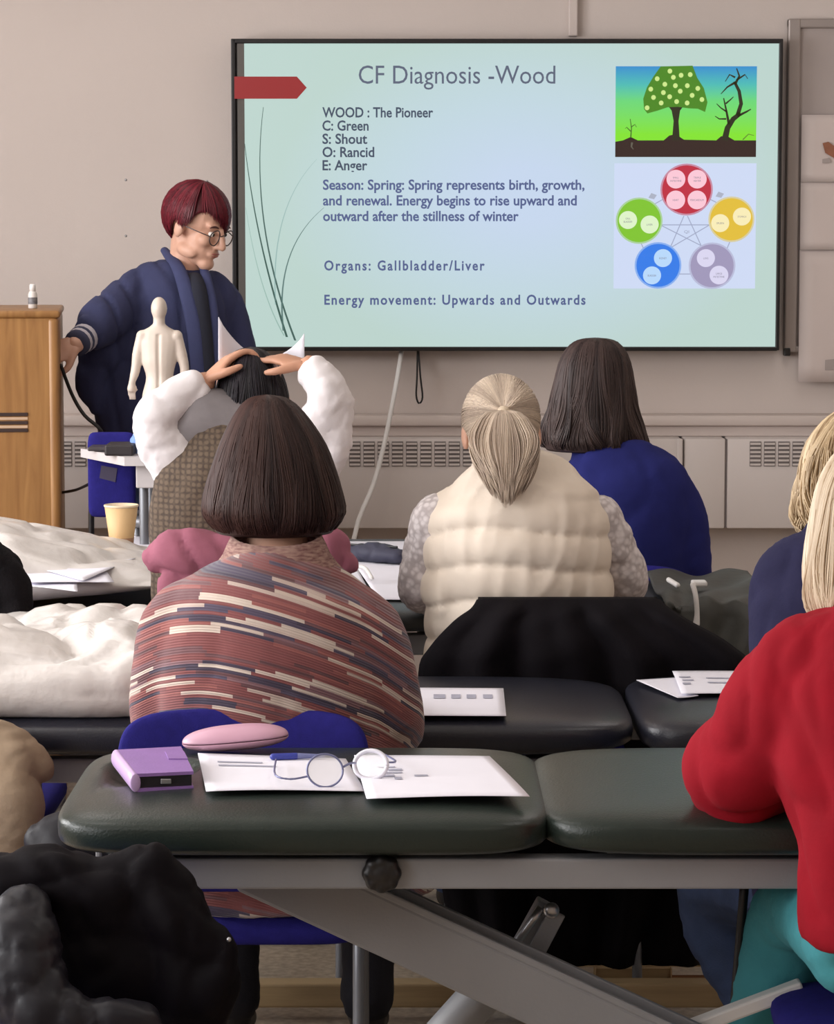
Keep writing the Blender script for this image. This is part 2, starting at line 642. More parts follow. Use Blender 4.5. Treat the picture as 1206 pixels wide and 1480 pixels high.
def slide_material():
    m, nt, N, L, b = new_mat('slide_glow')
    tc = N.new('ShaderNodeTexCoord')
    mp = N.new('ShaderNodeMapping')
    mp.inputs['Location'].default_value = (-0.10, 0, 0.0)
    mp.inputs['Scale'].default_value = (1.15, 0.0, 1.75)
    L.new(tc.outputs['Object'], mp.inputs['Vector'])
    ln = N.new('ShaderNodeVectorMath')
    ln.operation = 'LENGTH'
    L.new(mp.outputs[0], ln.inputs[0])
    rp = N.new('ShaderNodeValToRGB')
    e = rp.color_ramp.elements
    e[0].position = 0.15
    e[0].color = (*srgb(200, 217, 240), 1)
    e[1].position = 0.95
    e[1].color = (*srgb(190, 214, 207), 1)
    c = e.new(0.55)
    c.color = (*srgb(195, 217, 226), 1)
    L.new(ln.outputs['Value'], rp.inputs['Fac'])
    b.inputs['Base Color'].default_value = (0, 0, 0, 1)
    b.inputs['Roughness'].default_value = 0.4
    L.new(rp.outputs['Color'], b.inputs['Emission Color'])
    b.inputs['Emission Strength'].default_value = 0.97
    return m


MB().box(X(355, DS), x1 - 0.004, DS - 0.004, DS + 0.004, z0 + 0.003, z1 - 0.006).build('screen_panel', slide_material(), disp)
SL = DS - 0.0065                                        # printed matter of the slide
E = lambda r, g, b: emit('glow_%d_%d_%d' % (r, g, b), srgb(r, g, b))


def slide_poly(name, pts, m, lift=0.0, parent=disp):
    return MB().poly([(X(a, DS), Z(b, DS)) for a, b in pts], SL - lift, 0.0008).build(name, m, parent)


def disc(px, py, rx, ry=None, n=40):
    ry = ry or rx
    return [(px + rx * math.cos(2 * math.pi * k / n), py + ry * math.sin(2 * math.pi * k / n)) for k in range(n)]


def slide_text(body, px0, py_base, px_w, size_px, m, name='slide_text', lift=0.0, spacing=1.0, bold=0.0, parent=disp, centre=False):
    cu = bpy.data.curves.new('t', 'FONT')
    cu.body = body
    cu.size = 1.0
    cu.space_character = spacing
    cu.offset = bold
    cu.resolution_u = 3
    cu.fill_mode = 'FRONT'
    o = bpy.data.objects.new('t', cu)
    COL.objects.link(o)
    dg = bpy.context.evaluated_depsgraph_get()
    me = bpy.data.meshes.new_from_object(o.evaluated_get(dg))
    bpy.data.objects.remove(o)
    xs = [v.co.x for v in me.vertices]
    w0, w1 = min(xs), max(xs)
    sx = px_w / (w1 - w0)
    if centre:
        px0 = px0 - px_w / 2
    off = base_of(parent)
    for v in me.vertices:
        q = Vector((X(px0 + (v.co.x - w0) * sx, DS), SL - lift, Z(py_base - v.co.y * size_px, DS)))
        v.co = q - off
    me.materials.append(m)
    t = bpy.data.objects.new(name, me)
    COL.objects.link(t)
    t.parent = parent
    return t


INK1 = E(92, 100, 120)
INK2 = E(66, 78, 98)
INK3 = E(84, 96, 140)
slide_text('CF Diagnosis -Wood', 520, 121, 280, 38, INK1, 'slide_title', bold=0.0)
for i, (t, w) in enumerate((('WOOD : The Pioneer', 158), ('C: Green', 66), ('S: Shout', 64), ('O: Rancid', 74), ('E: Anger', 64))):
    slide_text(t, 468, 169.5 + i * 19.1, w, 20.5, INK2, bold=0.02)
for i, (t, w) in enumerate((('Season: Spring: Spring represents birth, growth,', 374), ('and renewal. Energy begins to rise upward and', 363), ('outward after the stillness of winter', 280))):
    slide_text(t, 468.5, 274 + i * 22.6, w, 20.5, INK3, bold=0.022)
slide_text('Organs: Gallbladder/Liver', 470, 390.5, 230, 20, INK3, bold=0.024, spacing=1.25)
slide_text('Energy movement: Upwards and Outwards', 470, 440, 375, 20, INK3, bold=0.024, spacing=1.2)
slide_poly('red_arrow', [(343, 111), (432, 111), (446, 127), (432, 143), (343, 143)], E(150, 38, 40), 0.007)


def stalk(pts, w, m):
    o = MB()
    pl = []
    for (a, b) in pts:
        pl.append((a, b))
    n = len(pl)
    outl = []
    for sgn in (1, -1):
        seq = range(n) if sgn == 1 else range(n - 1, -1, -1)
        for i in seq:
            wi = w * (0.25 + 0.75 * i / (n - 1))
            outl.append((pl[i][0] + sgn * wi / 2, pl[i][1]))
    slide_poly('grass_stalk', outl, m, 0.0002)


def bez(p0, p1, p2, n=18):
    return [((1 - t) ** 2 * p0[0] + 2 * t * (1 - t) * p1[0] + t * t * p2[0], (1 - t) ** 2 * p0[1] + 2 * t * (1 - t) * p1[1] + t * t * p2[1]) for t in [i / n for i in range(n + 1)]]


stalk(bez((357, 208), (372, 350), (416, 487)), 3.2, E(62, 92, 84))
stalk(bez((384, 155), (362, 320), (428, 492)), 3.0, E(70, 98, 92))
stalk(bez((470, 300), (398, 360), (411, 478)), 2.6, E(96, 124, 120))
stalk(bez((460, 230), (392, 300), (400, 440)), 1.8, E(150, 182, 178))
stalk(bez((358, 300), (375, 420), (412, 485)), 1.8, E(150, 182, 172))

# picture of the trees on the slide
tx0, tx1, ty0, ty1 = 886, 1087, 96, 227


def tree_sky():
    m, nt, N, L, b = new_mat('tree_picture_sky')
    tc = N.new('ShaderNodeTexCoord')
    sp = N.new('ShaderNodeSeparateXYZ')
    L.new(tc.outputs['Generated'], sp.inputs[0])
    rp = N.new('ShaderNodeValToRGB')
    e = rp.color_ramp.elements
    e[0].position = 0.25
    e[0].color = (*srgb(130, 226, 44), 1)
    e[1].position = 1.0
    e[1].color = (*srgb(52, 140, 205), 1)
    c = e.new(0.62)
    c.color = (*srgb(106, 214, 120), 1)
    c = e.new(0.8)
    c.color = (*srgb(74, 186, 180), 1)
    L.new(sp.outputs['Z'], rp.inputs['Fac'])
    b.inputs['Base Color'].default_value = (0, 0, 0, 1)
    L.new(rp.outputs['Color'], b.inputs['Emission Color'])
    b.inputs['Emission Strength'].default_value = 1.0
    return m


pic = slide_poly('tree_picture', [(tx0, ty0), (tx1, ty0), (tx1, ty1), (tx0, ty1)], tree_sky(), 0.0003)
DKB = E(52, 34, 30)
TRK = E(44, 44, 24)
slide_poly('soil', [(tx0, ty1), (tx0, 205), (897, 203), (908, 198), (918, 203), (955, 203), (963, 196), (972, 194), (984, 202), (1030, 203), (1037, 197), (1046, 197), (1056, 203), (tx1, 203), (tx1, ty1)], DKB, 0.0006)
slide_poly('tree_trunk', [(967, 203), (969, 175), (966, 160), (960, 152), (984, 152), (978, 160), (976, 175), (978, 203)], TRK, 0.0009)
crown = []
rg = random.Random(3)
for (a, b) in ((935, 97), (950, 96), (995, 96), (1003, 112), (1012, 128), (1016, 148), (1013, 162), (1003, 158), (990, 156), (975, 154), (960, 156), (945, 160), (932, 165), (926, 158), (925, 142), (930, 126), (940, 110), (948, 98)):
    crown.append((a + rg.uniform(-1, 1), b + rg.uniform(-1, 1)))
slide_poly('tree_crown', crown[2:] if False else crown[1:], E(74, 134, 30), 0.0011)
for (a, b) in ((963, 103), (945, 114), (968, 112), (979, 109), (992, 108), (956, 122), (971, 124), (988, 124), (1003, 128), (936, 129), (954, 134), (963, 140), (978, 132), (995, 138), (940, 141), (951, 149), (973, 147), (988, 149), (1009, 144), (931, 156)):
    slide_poly('blossom', disc(a, b, 3.4, 3.6, 10), E(206, 232, 140), 0.0014)


def branch(pts, w0, w1, m=TRK):
    n = len(pts)
    L_, R_ = [], []
    for i, (a, b) in enumerate(pts):
        p, q = pts[max(0, i - 1)], pts[min(n - 1, i + 1)]
        dx, dy = q[0] - p[0], q[1] - p[1]
        l = math.hypot(dx, dy) or 1
        w = (w0 + (w1 - w0) * i / (n - 1)) / 2
        L_.append((a - dy / l * w, b + dx / l * w))
        R_.append((a + dy / l * w, b - dx / l * w))
    slide_poly('bare_branch', L_ + R_[::-1], m, 0.0009)


branch([(1042, 203), (1046, 185), (1054, 172), (1064, 164)], 9, 6)
branch([(1060, 167), (1065, 150), (1062, 132), (1055, 118)], 6, 4)
branch([(1060, 168), (1072, 162), (1079, 158)], 4, 1.5)
branch([(1056, 122), (1062, 110), (1058, 99)], 4, 1.5)
branch([(1055, 120), (1045, 126), (1036, 136)], 3.5, 1)
branch([(1058, 116), (1070, 108), (1074, 114)], 3, 1)
branch([(1056, 112), (1048, 108), (1042, 118)], 3, 1)
branch([(1048, 180), (1044, 160), (1040, 142)], 4, 1.5)
branch([(1045, 162), (1036, 156), (1030, 150)], 2.5, 1)
branch([(1043, 150), (1050, 144), (1054, 140)], 2.5, 1)
branch([(1044, 172), (1034, 172), (1028, 168)], 2.5, 1)
branch([(908, 199), (909, 185), (907, 172)], 1.8, 1, E(70, 110, 40))
branch([(908, 190), (902, 184), (900, 186)], 1.6, 0.8, E(70, 110, 40))
branch([(908, 184), (914, 180), (916, 184)], 1.6, 0.8, E(70, 110, 40))
branch([(1068, 202), (1076, 194), (1084, 196)], 1.6, 0.8, E(90, 120, 50))
branch([(910, 206), (909, 212), (912, 216)], 3, 1, E(100, 96, 84))

# the five circles on the slide
slide_poly('circle_diagram', [(885, 236), (1088, 236), (1088, 417), (885, 417)], E(206, 218, 244), 0.0003)
LN = E(160, 168, 196)


def link(a, b, w=1.3):
    dx, dy = b[0] - a[0], b[1] - a[1]
    l = math.hypot(dx, dy)
    ox, oy = -dy / l * w / 2, dx / l * w / 2
    slide_poly('link_line', [(a[0] + ox, a[1] + oy), (b[0] + ox, b[1] + oy), (b[0] - ox, b[1] - oy), (a[0] - ox, a[1] - oy)], LN, 0.0005)


C5 = {'r': (988.5, 274, 35), 'g': (921, 319, 31), 'y': (1053, 317, 30.5), 'b': (948.5, 383.5, 31), 'p': (1026, 384, 31)}
for a, b in (((985, 312), (965, 360)), ((990, 312), (1010, 355)), ((952, 325), (1022, 325)), ((953, 326), (1012, 356)), ((1022, 325), (968, 357)),
             ((921, 345), (927, 358)), ((1053, 345), (1046, 362)), ((978, 396), (998, 396)), ((941, 296), (955, 288)), ((1022, 288), (1038, 296))):
    link(a, b)
for (px, py) in ((940, 283), (1036, 281)):
    slide_poly('arrow_mark', [(px - 6, py + 3), (px - 2, py - 4), (px + 6, py - 1), (px + 2, py + 5)], E(172, 178, 196), 0.0005)
small = {'r': [(973, 259, 13.5, ('SMALL', 'INTESTINE')), (1003.5, 259, 13.5, ('TRIPLE', 'HEATER')), (973, 289, 13.5, ('HEART',)), (1003.5, 289, 13.5, ('PERICARDIUM',))],
         'g': [(905, 318, 13, ('GALL', 'BLADDER')), (936, 324.5, 13, ('LIVER',))], 'y': [(1037, 322.5, 13, ('SPLEEN',)), (1068, 313, 13, ('STOMACH',))],
         'b': [(955.5, 373, 13, ('KIDNEY',)), (940, 398, 13, ('BLADDER',))], 'p': [(1017, 373, 13, ('LUNG',)), (1036, 397.5, 13.5, ('LARGE', 'INTESTINE'))]}
BIG = {'r': (190, 46, 66), 'g': (128, 196, 48), 'y': (226, 190, 60), 'b': (52, 124, 232), 'p': (160, 152, 186)}
PALE = {'r': (250, 200, 214), 'g': (222, 242, 200), 'y': (248, 236, 184), 'b': (184, 216, 250), 'p': (218, 214, 240)}
for k, (px, py, r) in C5.items():
    slide_poly('halo', disc(px, py, r + 2.5), E(*[int(0.45 * q + 0.55 * w) for q, w in zip(BIG[k], (206, 218, 244))]), 0.0006)
    slide_poly('big_circle', disc(px, py, r), E(*BIG[k]), 0.0009)
    for (a, b, q, words) in small[k]:
        slide_poly('small_circle', disc(a, b, q, None, 28), E(*PALE[k]), 0.0012)
        for i, wd_ in enumerate(words):
            slide_text(wd_, a, b + 1.5 + (i - (len(words) - 1) / 2) * 4.6, len(wd_) * 1.75, 3.8, E(120, 118, 138), 'circle_text', 0.0015, centre=True)
slide_text('QI', 989, 337, 7, 6, E(150, 156, 180), 'circle_text', 0.0015, centre=True)

# ------------------------------------------------------------------ whiteboard, posters, wall cables
wbx0 = X(1131, WB - 0.03)
board = thing('whiteboard', (X(1300, WB), WB - 0.02, Z(510, WB)), 'grey metal-framed whiteboard at the right edge beside the screen', 'whiteboard')
zb0, zb1 = Z(509, WB - 0.03), Z(27, WB - 0.03)
M_ALU = mat('board_frame', srgb(160, 150, 146), 0.4, metal=0.4, var=0.04)
MB().bbox(wbx0 + 0.01, X(1700, WB), WB - 0.022, WB - 0.004, zb0 + 0.01, zb1 - 0.01, 0.003).build('board', mat('board_face', srgb(170, 158, 154), 0.5, var=0.03), board)
MB().bbox(wbx0, X(1149, WB - 0.03), WB - 0.036, WB - 0.004, zb0, zb1, 0.005).build('frame_upright', M_ALU, board)
MB().bbox(wbx0, X(1700, WB), WB - 0.034, WB - 0.004, zb1 - 0.03, zb1, 0.005).build('frame_rail', M_ALU, board)
MB().bbox(wbx0, X(1700, WB), WB - 0.034, WB - 0.004, zb0, zb0 + 0.02, 0.005).build('frame_rail', M_ALU, board)
MB().bbox(wbx0, wbx0 + 0.02, WB - 0.04, WB - 0.004, zb0 - 0.012, zb0 + 0.014, 0.003).build('corner_cap', M_BLACK_PL, board)
PD = WB - 0.04
M_FLIP = mat('flip_paper', srgb(206, 192, 187), 0.7, var=0.02, vscale=3)
for i, (ya, yb, lab) in enumerate(((166, 263, 'top pinned paper sheet on whiteboard, with a drawn arm'), (263, 361, 'middle blank paper sheet pinned to the whiteboard'), (361, 552, 'bottom paper sheet hanging below the whiteboard edge'))):
    t = thing('paper_sheet', (X(1250, PD), PD, Z(yb, PD)), lab, 'poster', 'paper sheets on the whiteboard')
    xa = X(1152, PD)
    xb = X(1420, PD)
    o = MB().sheet(lambda u, v, a=Z(ya, PD), b=Z(yb, PD): Vector((xa + (xb - xa) * u, PD + 0.003 * math.sin(5 * u + 2 * v + i) - 0.004 * v, a + (b - a) * v)), 12, 8).build('sheet', M_FLIP, t, True)
    solidify(o, 0.0012)
    if i == 0:
        MB().poly([(X(a, PD), Z(b, PD)) for a, b in ((1182, 207), (1190, 205), (1200, 212), (1230, 232), (1230, 246), (1198, 228), (1186, 221))], PD - 0.006, 0.001).build('arm_drawing', mat('poster_arm', srgb(150, 96, 72), 0.7, var=0.15, vscale=40), t)
        MB().poly([(X(a, PD), Z(b, PD)) for a, b in ((1182, 230), (1192, 228), (1194, 235), (1182, 236))], PD - 0.006, 0.001).build('pencil_mark', mat('poster_mark', srgb(170, 158, 154), 0.8, var=0.05), t)
    if i == 2:
        MB().poly([(X(a, PD), Z(b, PD)) for a, b in ((1190, 520), (1210, 518), (1210, 534), (1190, 535))], PD - 0.010, 0.001).build('pencil_mark', mat('poster_mark', srgb(170, 158, 154), 0.8, var=0.05), t)

cd = MB().bbox(X(818, WB), X(831, WB), WB - 0.028, WB, Z(53, WB), ROOM_H, 0.004).build('cable_trunking', M_TRIM)
tag(cd, 'vertical painted cable trunking on the wall above the screen', 'trunking')
cb = MB().tube([P(581, 506, WB - 0.05), P(572, 560, WB - 0.17), P(556, 640, WB - 0.24), P(540, 700, WB - 0.3), P(512, 778, WB - 0.4)] + [Vector((X(500, WB - 0.42), WB - 0.42, 0.3)), Vector((X(498, WB - 0.42), WB - 0.42, 0.015))], 0.0075, 8).build('white_cable', M_WHITE_PL, None, True)
tag(cb, 'thick white cable hanging slantwise from below the screen', 'cable')
cb = MB().tube([P(604, 500, WB - 0.04), P(603, 545, WB - 0.05), P(602, 572, WB - 0.05), P(606, 583, WB - 0.05), P(611, 574, WB - 0.05), P(608, 545, WB - 0.05), P(605, 505, WB - 0.04)], 0.003, 8).build('black_cable', M_BLACK_PL, None, True)
tag(cb, 'thin dark cable loop hanging under the screen centre', 'cable')
for (px, py, lab) in ((182, 260, 'upper left screw head in the beige wall left of the red-haired person'), (182, 341, 'lower screw head in the beige wall left of the red-haired person'), (299, 262, 'screw head in the wall just above the red hair')):
    tag(MB().ell(P(px, py, WB), (0.004, 0.003, 0.004)).build('wall_screw', M_CHROME, None, True), lab, 'screw', 'screws in the wall')

# ------------------------------------------------------------------ treatment couches
def couch(label, y0, y1, pads, ztop, m, th=0.075, hole=None, corner=9.0, beam_end=None, base_m=None):
    xa, xb = pads[0][0], pads[-1][1]
    yc = (y0 + y1) / 2
    t = thing('treatment_couch', ((xa + xb) / 2, yc, 0), label, 'couch')
    for i, (a, b) in enumerate(pads):
        def fn(q, i=i, a=a, b=b):
            if hole and i == hole[0]:
                dx = (q.x + (a + b) / 2 - hole[1]) / hole[3]
                dy = (q.y + yc - hole[2]) / hole[4]
                r = dx * dx + dy * dy
                if q.z > 0 and r < 1:
                    q = Vector((q.x, q.y, q.z - 0.035 * (1 - r) ** 0.5))
            return q
        MB().pad(((a + b) / 2, yc, ztop - th / 2), (b - a) / 2, (y1 - y0) / 2, th / 2, corner, 4.2, 26 if hole and i == hole[0] else 18, 128 if hole else 96, fn).build('cushion', m, t, True)
    zb = ztop - th
    # frame under the cushions
    ea, eb = beam_end or (xa + 0.1, xb - 0.08)
    for yy in (y0 + 0.05, y1 - 0.09):
        MB().bbox(ea, eb, yy, yy + 0.04, zb - 0.048, zb - 0.002, 0.004).build('side_beam', M_CREAMSTEEL, t)
    for xx in (ea + 0.05, (ea + eb) / 2, eb - 0.09):
        MB().bbox(xx, xx + 0.04, y0 + 0.09, y1 - 0.09, zb - 0.044, zb - 0.004, 0.004).build('cross_beam', M_CREAMSTEEL, t)
    # base on the floor and lifting arms
    for yy in (y0 + 0.06, y1 - 0.12):
        MB().bbox(xa + 0.15, xb - 0.15, yy, yy + 0.05, 0.03, 0.08, 0.005).build('base_rail', base_m or M_CREAMSTEEL, t)
    for xx in (xa + 0.2, xb - 0.25):
        MB().bbox(xx, xx + 0.05, y0 + 0.02, y1 - 0.02, 0.028, 0.078, 0.005).build('base_foot', base_m or M_CREAMSTEEL, t)
        for yy in (y0 + 0.04, y1 - 0.04):
            MB().lathe((xx + 0.025, yy, 0.0), [(0.02, 0), (0.024, 0.008), (0.024, 0.022), (0.012, 0.03)], 16).build('rubber_foot', M_BLACK_PL, t, True)
    return t


# front couch: green
C1Y0, C1Y1, C1Z = 3.96, 4.56, 0.742
c1 = couch('dark green vinyl treatment couch in the foreground with papers and purple case', C1Y0, C1Y1, [(X(66, 4.0), X(803, 3.99)), (X(801, 4.0) - 0.03 + 0.012, 1.15)], C1Z, M_GREEN_VINYL, 0.075,
           hole=(0, X(215, 4.35), 4.34, 0.075, 0.085), corner=7.0, beam_end=(X(150, 4.05), 1.05))
# lifting arm (diagonal) and gas strut of the front couch
ya = 4.14
arm_a, arm_b = P(360, 1245, ya), P(1010, 1545, ya)
ar = MB().obox(arm_a, arm_b, 0.05, 0.088, (0, 0, 1), 0.006).build('lifting_arm', M_CREAMSTEEL, c1)
d_ = (arm_b - arm_a).normalized()
up_ = Vector((d_.z * -1, 0, d_.x))
MB().obox(arm_a + up_ * 0.047 + Vector((0, -0.02, 0)), arm_b + up_ * 0.047 + Vector((0, -0.02, 0)), 0.012, 0.012, (0, 0, 1), 0.003).build('arm_flange', M_CREAMSTEEL, c1)
MB().obox(arm_a + up_ * 0.047 + Vector((0, 0.025, 0)), arm_b + up_ * 0.05 + Vector((0, 0.025, 0)), 0.012, 0.02, (0, 0, 1), 0.003).build('arm_flange', M_CREAMSTEEL, c1)
ys_ = 4.27
MB().obox(P(792, 1305, ys_), P(732, 1412, ys_), 0.035, 0.034, (0, 1, 0), 0.003).build('strut_bracket', M_CREAMSTEEL, c1)
MB().obox(P(806, 1318, ys_ - 0.03), P(748, 1428, ys_ - 0.03), 0.028, 0.006, (0, 1, 0), 0.002).build('bracket_plate', M_CREAMSTEEL, c1)
MB().tube([P(783, 1312, ys_ - 0.035), P(722, 1396, ys_ - 0.035)], 0.007, 12, cap=0).build('strut_rod', M_CHROME, c1, True)
MB().tube([P(730, 1400, ys_), P(640, 1500, ys_)], 0.034, 20, cap=0.3).build('motor_cylinder', M_CREAMSTEEL, c1, True)
MB().ell(P(797, 1316, ys_ - 0.04), (0.013, 0.008, 0.013)).build('bolt', M_CHROME, c1, True)
kn = MB()
kc = P(552, 1262, 4.0)
for k in range(8):
    a = 2 * math.pi * k / 8
    kn.ell(kc + Vector((math.cos(a) * 0.018, 0, math.sin(a) * 0.018)), (0.0125, 0.014, 0.0125), None, 10, 8)
co, no, f = melt(kn.ell(kc, (0.022, 0.016, 0.022)), 0.003, 3)
skin_obj('knob', [(co, f)], M_BLACK_PL, c1)
MB().tube([kc, kc + Vector((0, 0.05, 0))], 0.008, 10).build('knob_shaft', M_CHROME, c1, True)
MB().tube([P(1078, 1262, 4.3), P(1060, 1480, 4.32), P(1050, 1600, 4.34)], 0.0075, 10, cap=0).build('support_leg', M_BLACK_PL, c1, True)
MB().obox(P(960, 1500, 4.2), P(1160, 1425, 4.2), 0.03, 0.022).build('foot_pedal_bar', M_WHITE_PL, c1)
for px in (133, 168, 181):
    MB().bbox(X(px, 4.3), X(px + 7, 4.3), 4.29, 4.31, Z(1265, 4.3), Z(1215, 4.3), 0.002).build('head_strut', M_CREAMSTEEL, c1)

# second couch: navy
C2Y0, C2Y1, C2Z = 4.99, 5.57, 0.70
c2 = couch('navy vinyl treatment couch behind the foreground couch', C2Y0, C2Y1, [(-0.95, X(924, 5.05)), (X(924, 5.05) + 0.006, X(924, 5.05) + 0.65)], C2Z, M_NAVY_VINYL, 0.08, corner=7.0, beam_end=(-0.85, X(924, 5.05) + 0.55), base_m=M_WOODPALE)
# third couch
C3Y0, C3Y1, C3Z = 6.0, 6.6, 0.765
c3 = couch('dark treatment couch in the farthest row with pillow at left', C3Y0, C3Y1, [(-1.0, 0.12), (0.126, 0.95)], C3Z, M_DARK_VINYL, 0.06, corner=9.0, beam_end=(-0.9, 0.9))


# ------------------------------------------------------------------ chairs
def make_chair(back_top=0.775, seat_z=0.425, w=0.425, bh=0.30):
    """faces +Y, origin on the floor below the seat centre"""
    root = bpy.data.objects.new('stacking_chair', None)
    root.empty_display_size = 0.05
    COL.objects.link(root)
    MB().pad((0, 0.0, seat_z - 0.025), w / 2, 0.21, 0.03, 7, 3.5, 12, 64, lambda q: Vector((q.x, q.y, q.z - 0.012 * (q.y / 0.21) ** 4))).build('seat', M_BLUE_CLOTH, root, True)
    bk = MB().pad((0, 0, 0), w / 2, bh / 2, 0.022, 6, 3.5, 12, 64, lambda q: Vector((q.x, q.y + 0.01 * (1 - (q.x / (w / 2)) ** 2) * (q.y > 0), q.z + 0.03 * (q.x / (w / 2)) ** 2)))
    bk.move(Matrix.Translation((0, -0.225, back_top - bh / 2)) @ Matrix.Rotation(R(-8), 4, 'X') @ Matrix.Rotation(R(90), 4, 'X') @ Matrix.Scale(1, 4))
    bk.build('backrest', M_BLUE_CLOTH, root, True)
    for s in (-1, 1):
        x = s * (w / 2 - 0.02)
        MB().tube([(x, -0.25, 0.01), (x, -0.19, seat_z - 0.05)], 0.0105, 10, cap=0.5).build('leg', M_GREYTUBE, root, True)
        MB().tube([(x, 0.22, 0.01), (x, 0.17, seat_z - 0.05)], 0.0105, 10, cap=0.5).build('leg', M_GREYTUBE, root, True)
        MB().tube([(x, -0.19, seat_z - 0.05), (x, 0.17, seat_z - 0.05)], 0.0105, 10).build('seat_rail', M_GREYTUBE, root, True)
        MB().tube([(x, -0.19, seat_z - 0.05), (x, -0.20, seat_z + 0.08), (x, -0.222, back_top - bh * 0.5)], 0.0105, 10).build('back_post', M_GREYTUBE, root, True)
    MB().tube([(-w / 2 + 0.02, -0.225, 0.22), (w / 2 - 0.02, -0.225, 0.22)], 0.007, 8).build('stretcher', M_GREYTUBE, root, True)
    return root


def copy_tree(o, parent=None):
    c = o.copy()
    COL.objects.link(c)
    c.parent = parent
    for ch in list(o.children):
        copy_tree(ch, c)
    return c


GCH = 'blue stacking chairs'
ch0 = make_chair()
ch0.location = (X(350, 4.6), 4.60 + 0.235, 0)
tag(ch0, 'blue fabric chair under the person in the striped jumper', 'chair', GCH)
for (x, y, rz, lab) in (
        (X(790, 5.63), 5.63 + 0.23, 0, 'blue chair hidden under the black coat behind the cream gilet'),
        (X(355, 5.66), 5.66 + 0.23, 0, 'blue chair with a pink jacket over its back'),
        (X(880, 6.66), 6.66 + 0.23, 0, 'blue chair under the person in the royal blue top'),
        (X(1320, 4.60), 4.60 + 0.23, 0, 'blue chair under the person in the navy cardigan'),
        (0.755, 4.04, 90, 'blue chair under the person in the red top')):
    c = copy_tree(ch0)
    c.location = (x, y, 0)
    c.rotation_euler = (0, 0, R(rz))
    tag(c, lab, 'chair', GCH)
ch1 = make_chair(0.655, 0.42, 0.43, 0.24)
ch1.location = (X(52, 3.86), 3.66, 0)
ch1.rotation_euler = (0, 0, R(180))
tag(ch1, 'blue chair under the black puffer jacket in the bottom left corner', 'chair', GCH)
c = copy_tree(ch1)
c.location = (X(-215, 5.0), 4.72, 0)
c.rotation_euler = (0, 0, R(170))
tag(c, 'blue chair under the beige coat at the left edge', 'chair', GCH)
c = copy_tree(ch0)
c.location = (X(-70, 5.7), 5.72, 0)
tag(c, 'blue chair under the black fleece at the left edge', 'chair', GCH)

# ------------------------------------------------------------------ lectern, bottle, side table
LD = 7.35
lx1, lz1 = X(88, LD), Z(452, LD)
lect = thing('lectern', (lx1, LD, 0), 'light oak veneer lectern with three dark slots at the left edge', 'lectern')
o = MB().bbox(lx1 - 0.85, lx1 - 0.02, LD, LD + 0.03, 0.04, lz1 - 0.012, 0.004).build('front_panel', M_VENEER, lect)
for xx in (lx1 - 0.03, lx1 - 0.86):
    soft_edges(MB().bbox(xx, xx + 0.03, LD - 0.004, LD + 0.6, 0.02, lz1 - 0.012, 0.012, 4).build('side_panel', M_VENEER, lect))
soft_edges(MB().bbox(lx1 - 0.87, lx1 + 0.004, LD - 0.008, LD + 0.62, lz1 - 0.014, lz1 + 0.006, 0.008, 3).build('top', M_VENEER, lect))
for k, (a, b) in enumerate(((596, 601), (608, 613), (619, 624))):
    MB().bbox(lx1 - 0.5, X(42, LD), LD - 0.003, LD + 0.002, Z(b, LD), Z(a, LD), 0.001).build('slot', mat('slot_brown', srgb(50, 30, 26), 0.6, var=0.1), lect)
    if k < 2:
        MB().bbox(lx1 - 0.5, X(42, LD), LD - 0.0015, LD + 0.002, Z(b + 5.5, LD), Z(b + 1.5, LD), 0.001).build('slot_edge', mat('slot_pale', srgb(196, 166, 140), 0.5, var=0.05), lect)
MB().bbox(lx1 - 0.8, lx1 - 0.06, LD + 0.04, LD + 0.56, 0.0, 0.03, 0.004).build('plinth', M_BLACK_PL, lect)
lect.rotation_euler = (0, 0, R(6.3))

bt = thing('small_bottle', (X(51, LD + 0.2), LD + 0.2, lz1 + 0.006), 'small white bottle standing on top of the lectern', 'bottle')
bc = Vector((X(51, LD + 0.2), LD + 0.2, lz1 + 0.006))
bt_h = 0.066
MB().lathe(bc, [(0.011, 0), (0.0125, 0.003), (0.0125, 0.038), (0.010, 0.045), (0.006, 0.048)], 20).build('body', mat('bottle_white', srgb(214, 208, 204), 0.3, var=0.02), bt, True)
MB().lathe(bc, [(0.0128, 0.012), (0.0129, 0.0122), (0.0129, 0.030), (0.0128, 0.0302)], 20).build('label_band', mat('bottle_label', srgb(110, 108, 112), 0.5, var=0.4, vscale=90), bt)
MB().lathe(bc, [(0.0065, 0.047), (0.0085, 0.048), (0.0085, 0.062), (0.007, 0.066)], 20).build('cap', M_WHITE_PL, bt, True)

# cables by the lectern
cb = MB().tube([P(88, 528, 7.45), P(104, 570, 7.5), P(122, 600, 7.5), P(146, 622, 7.5), P(152, 650, 7.52)], 0.005, 8).build('lectern_cable', M_BLACK_PL, None, True)
tag(cb, 'dark cable curving from the lectern behind the blue robe', 'cable')
cb = MB().tube([P(88, 712, 7.5), P(110, 708, 7.4), P(132, 698, 7.3)], 0.004, 8).build('floor_cable', M_BLACK_PL, None, True)
tag(cb, 'short dark cable running from the lectern to the blue chair', 'cable')

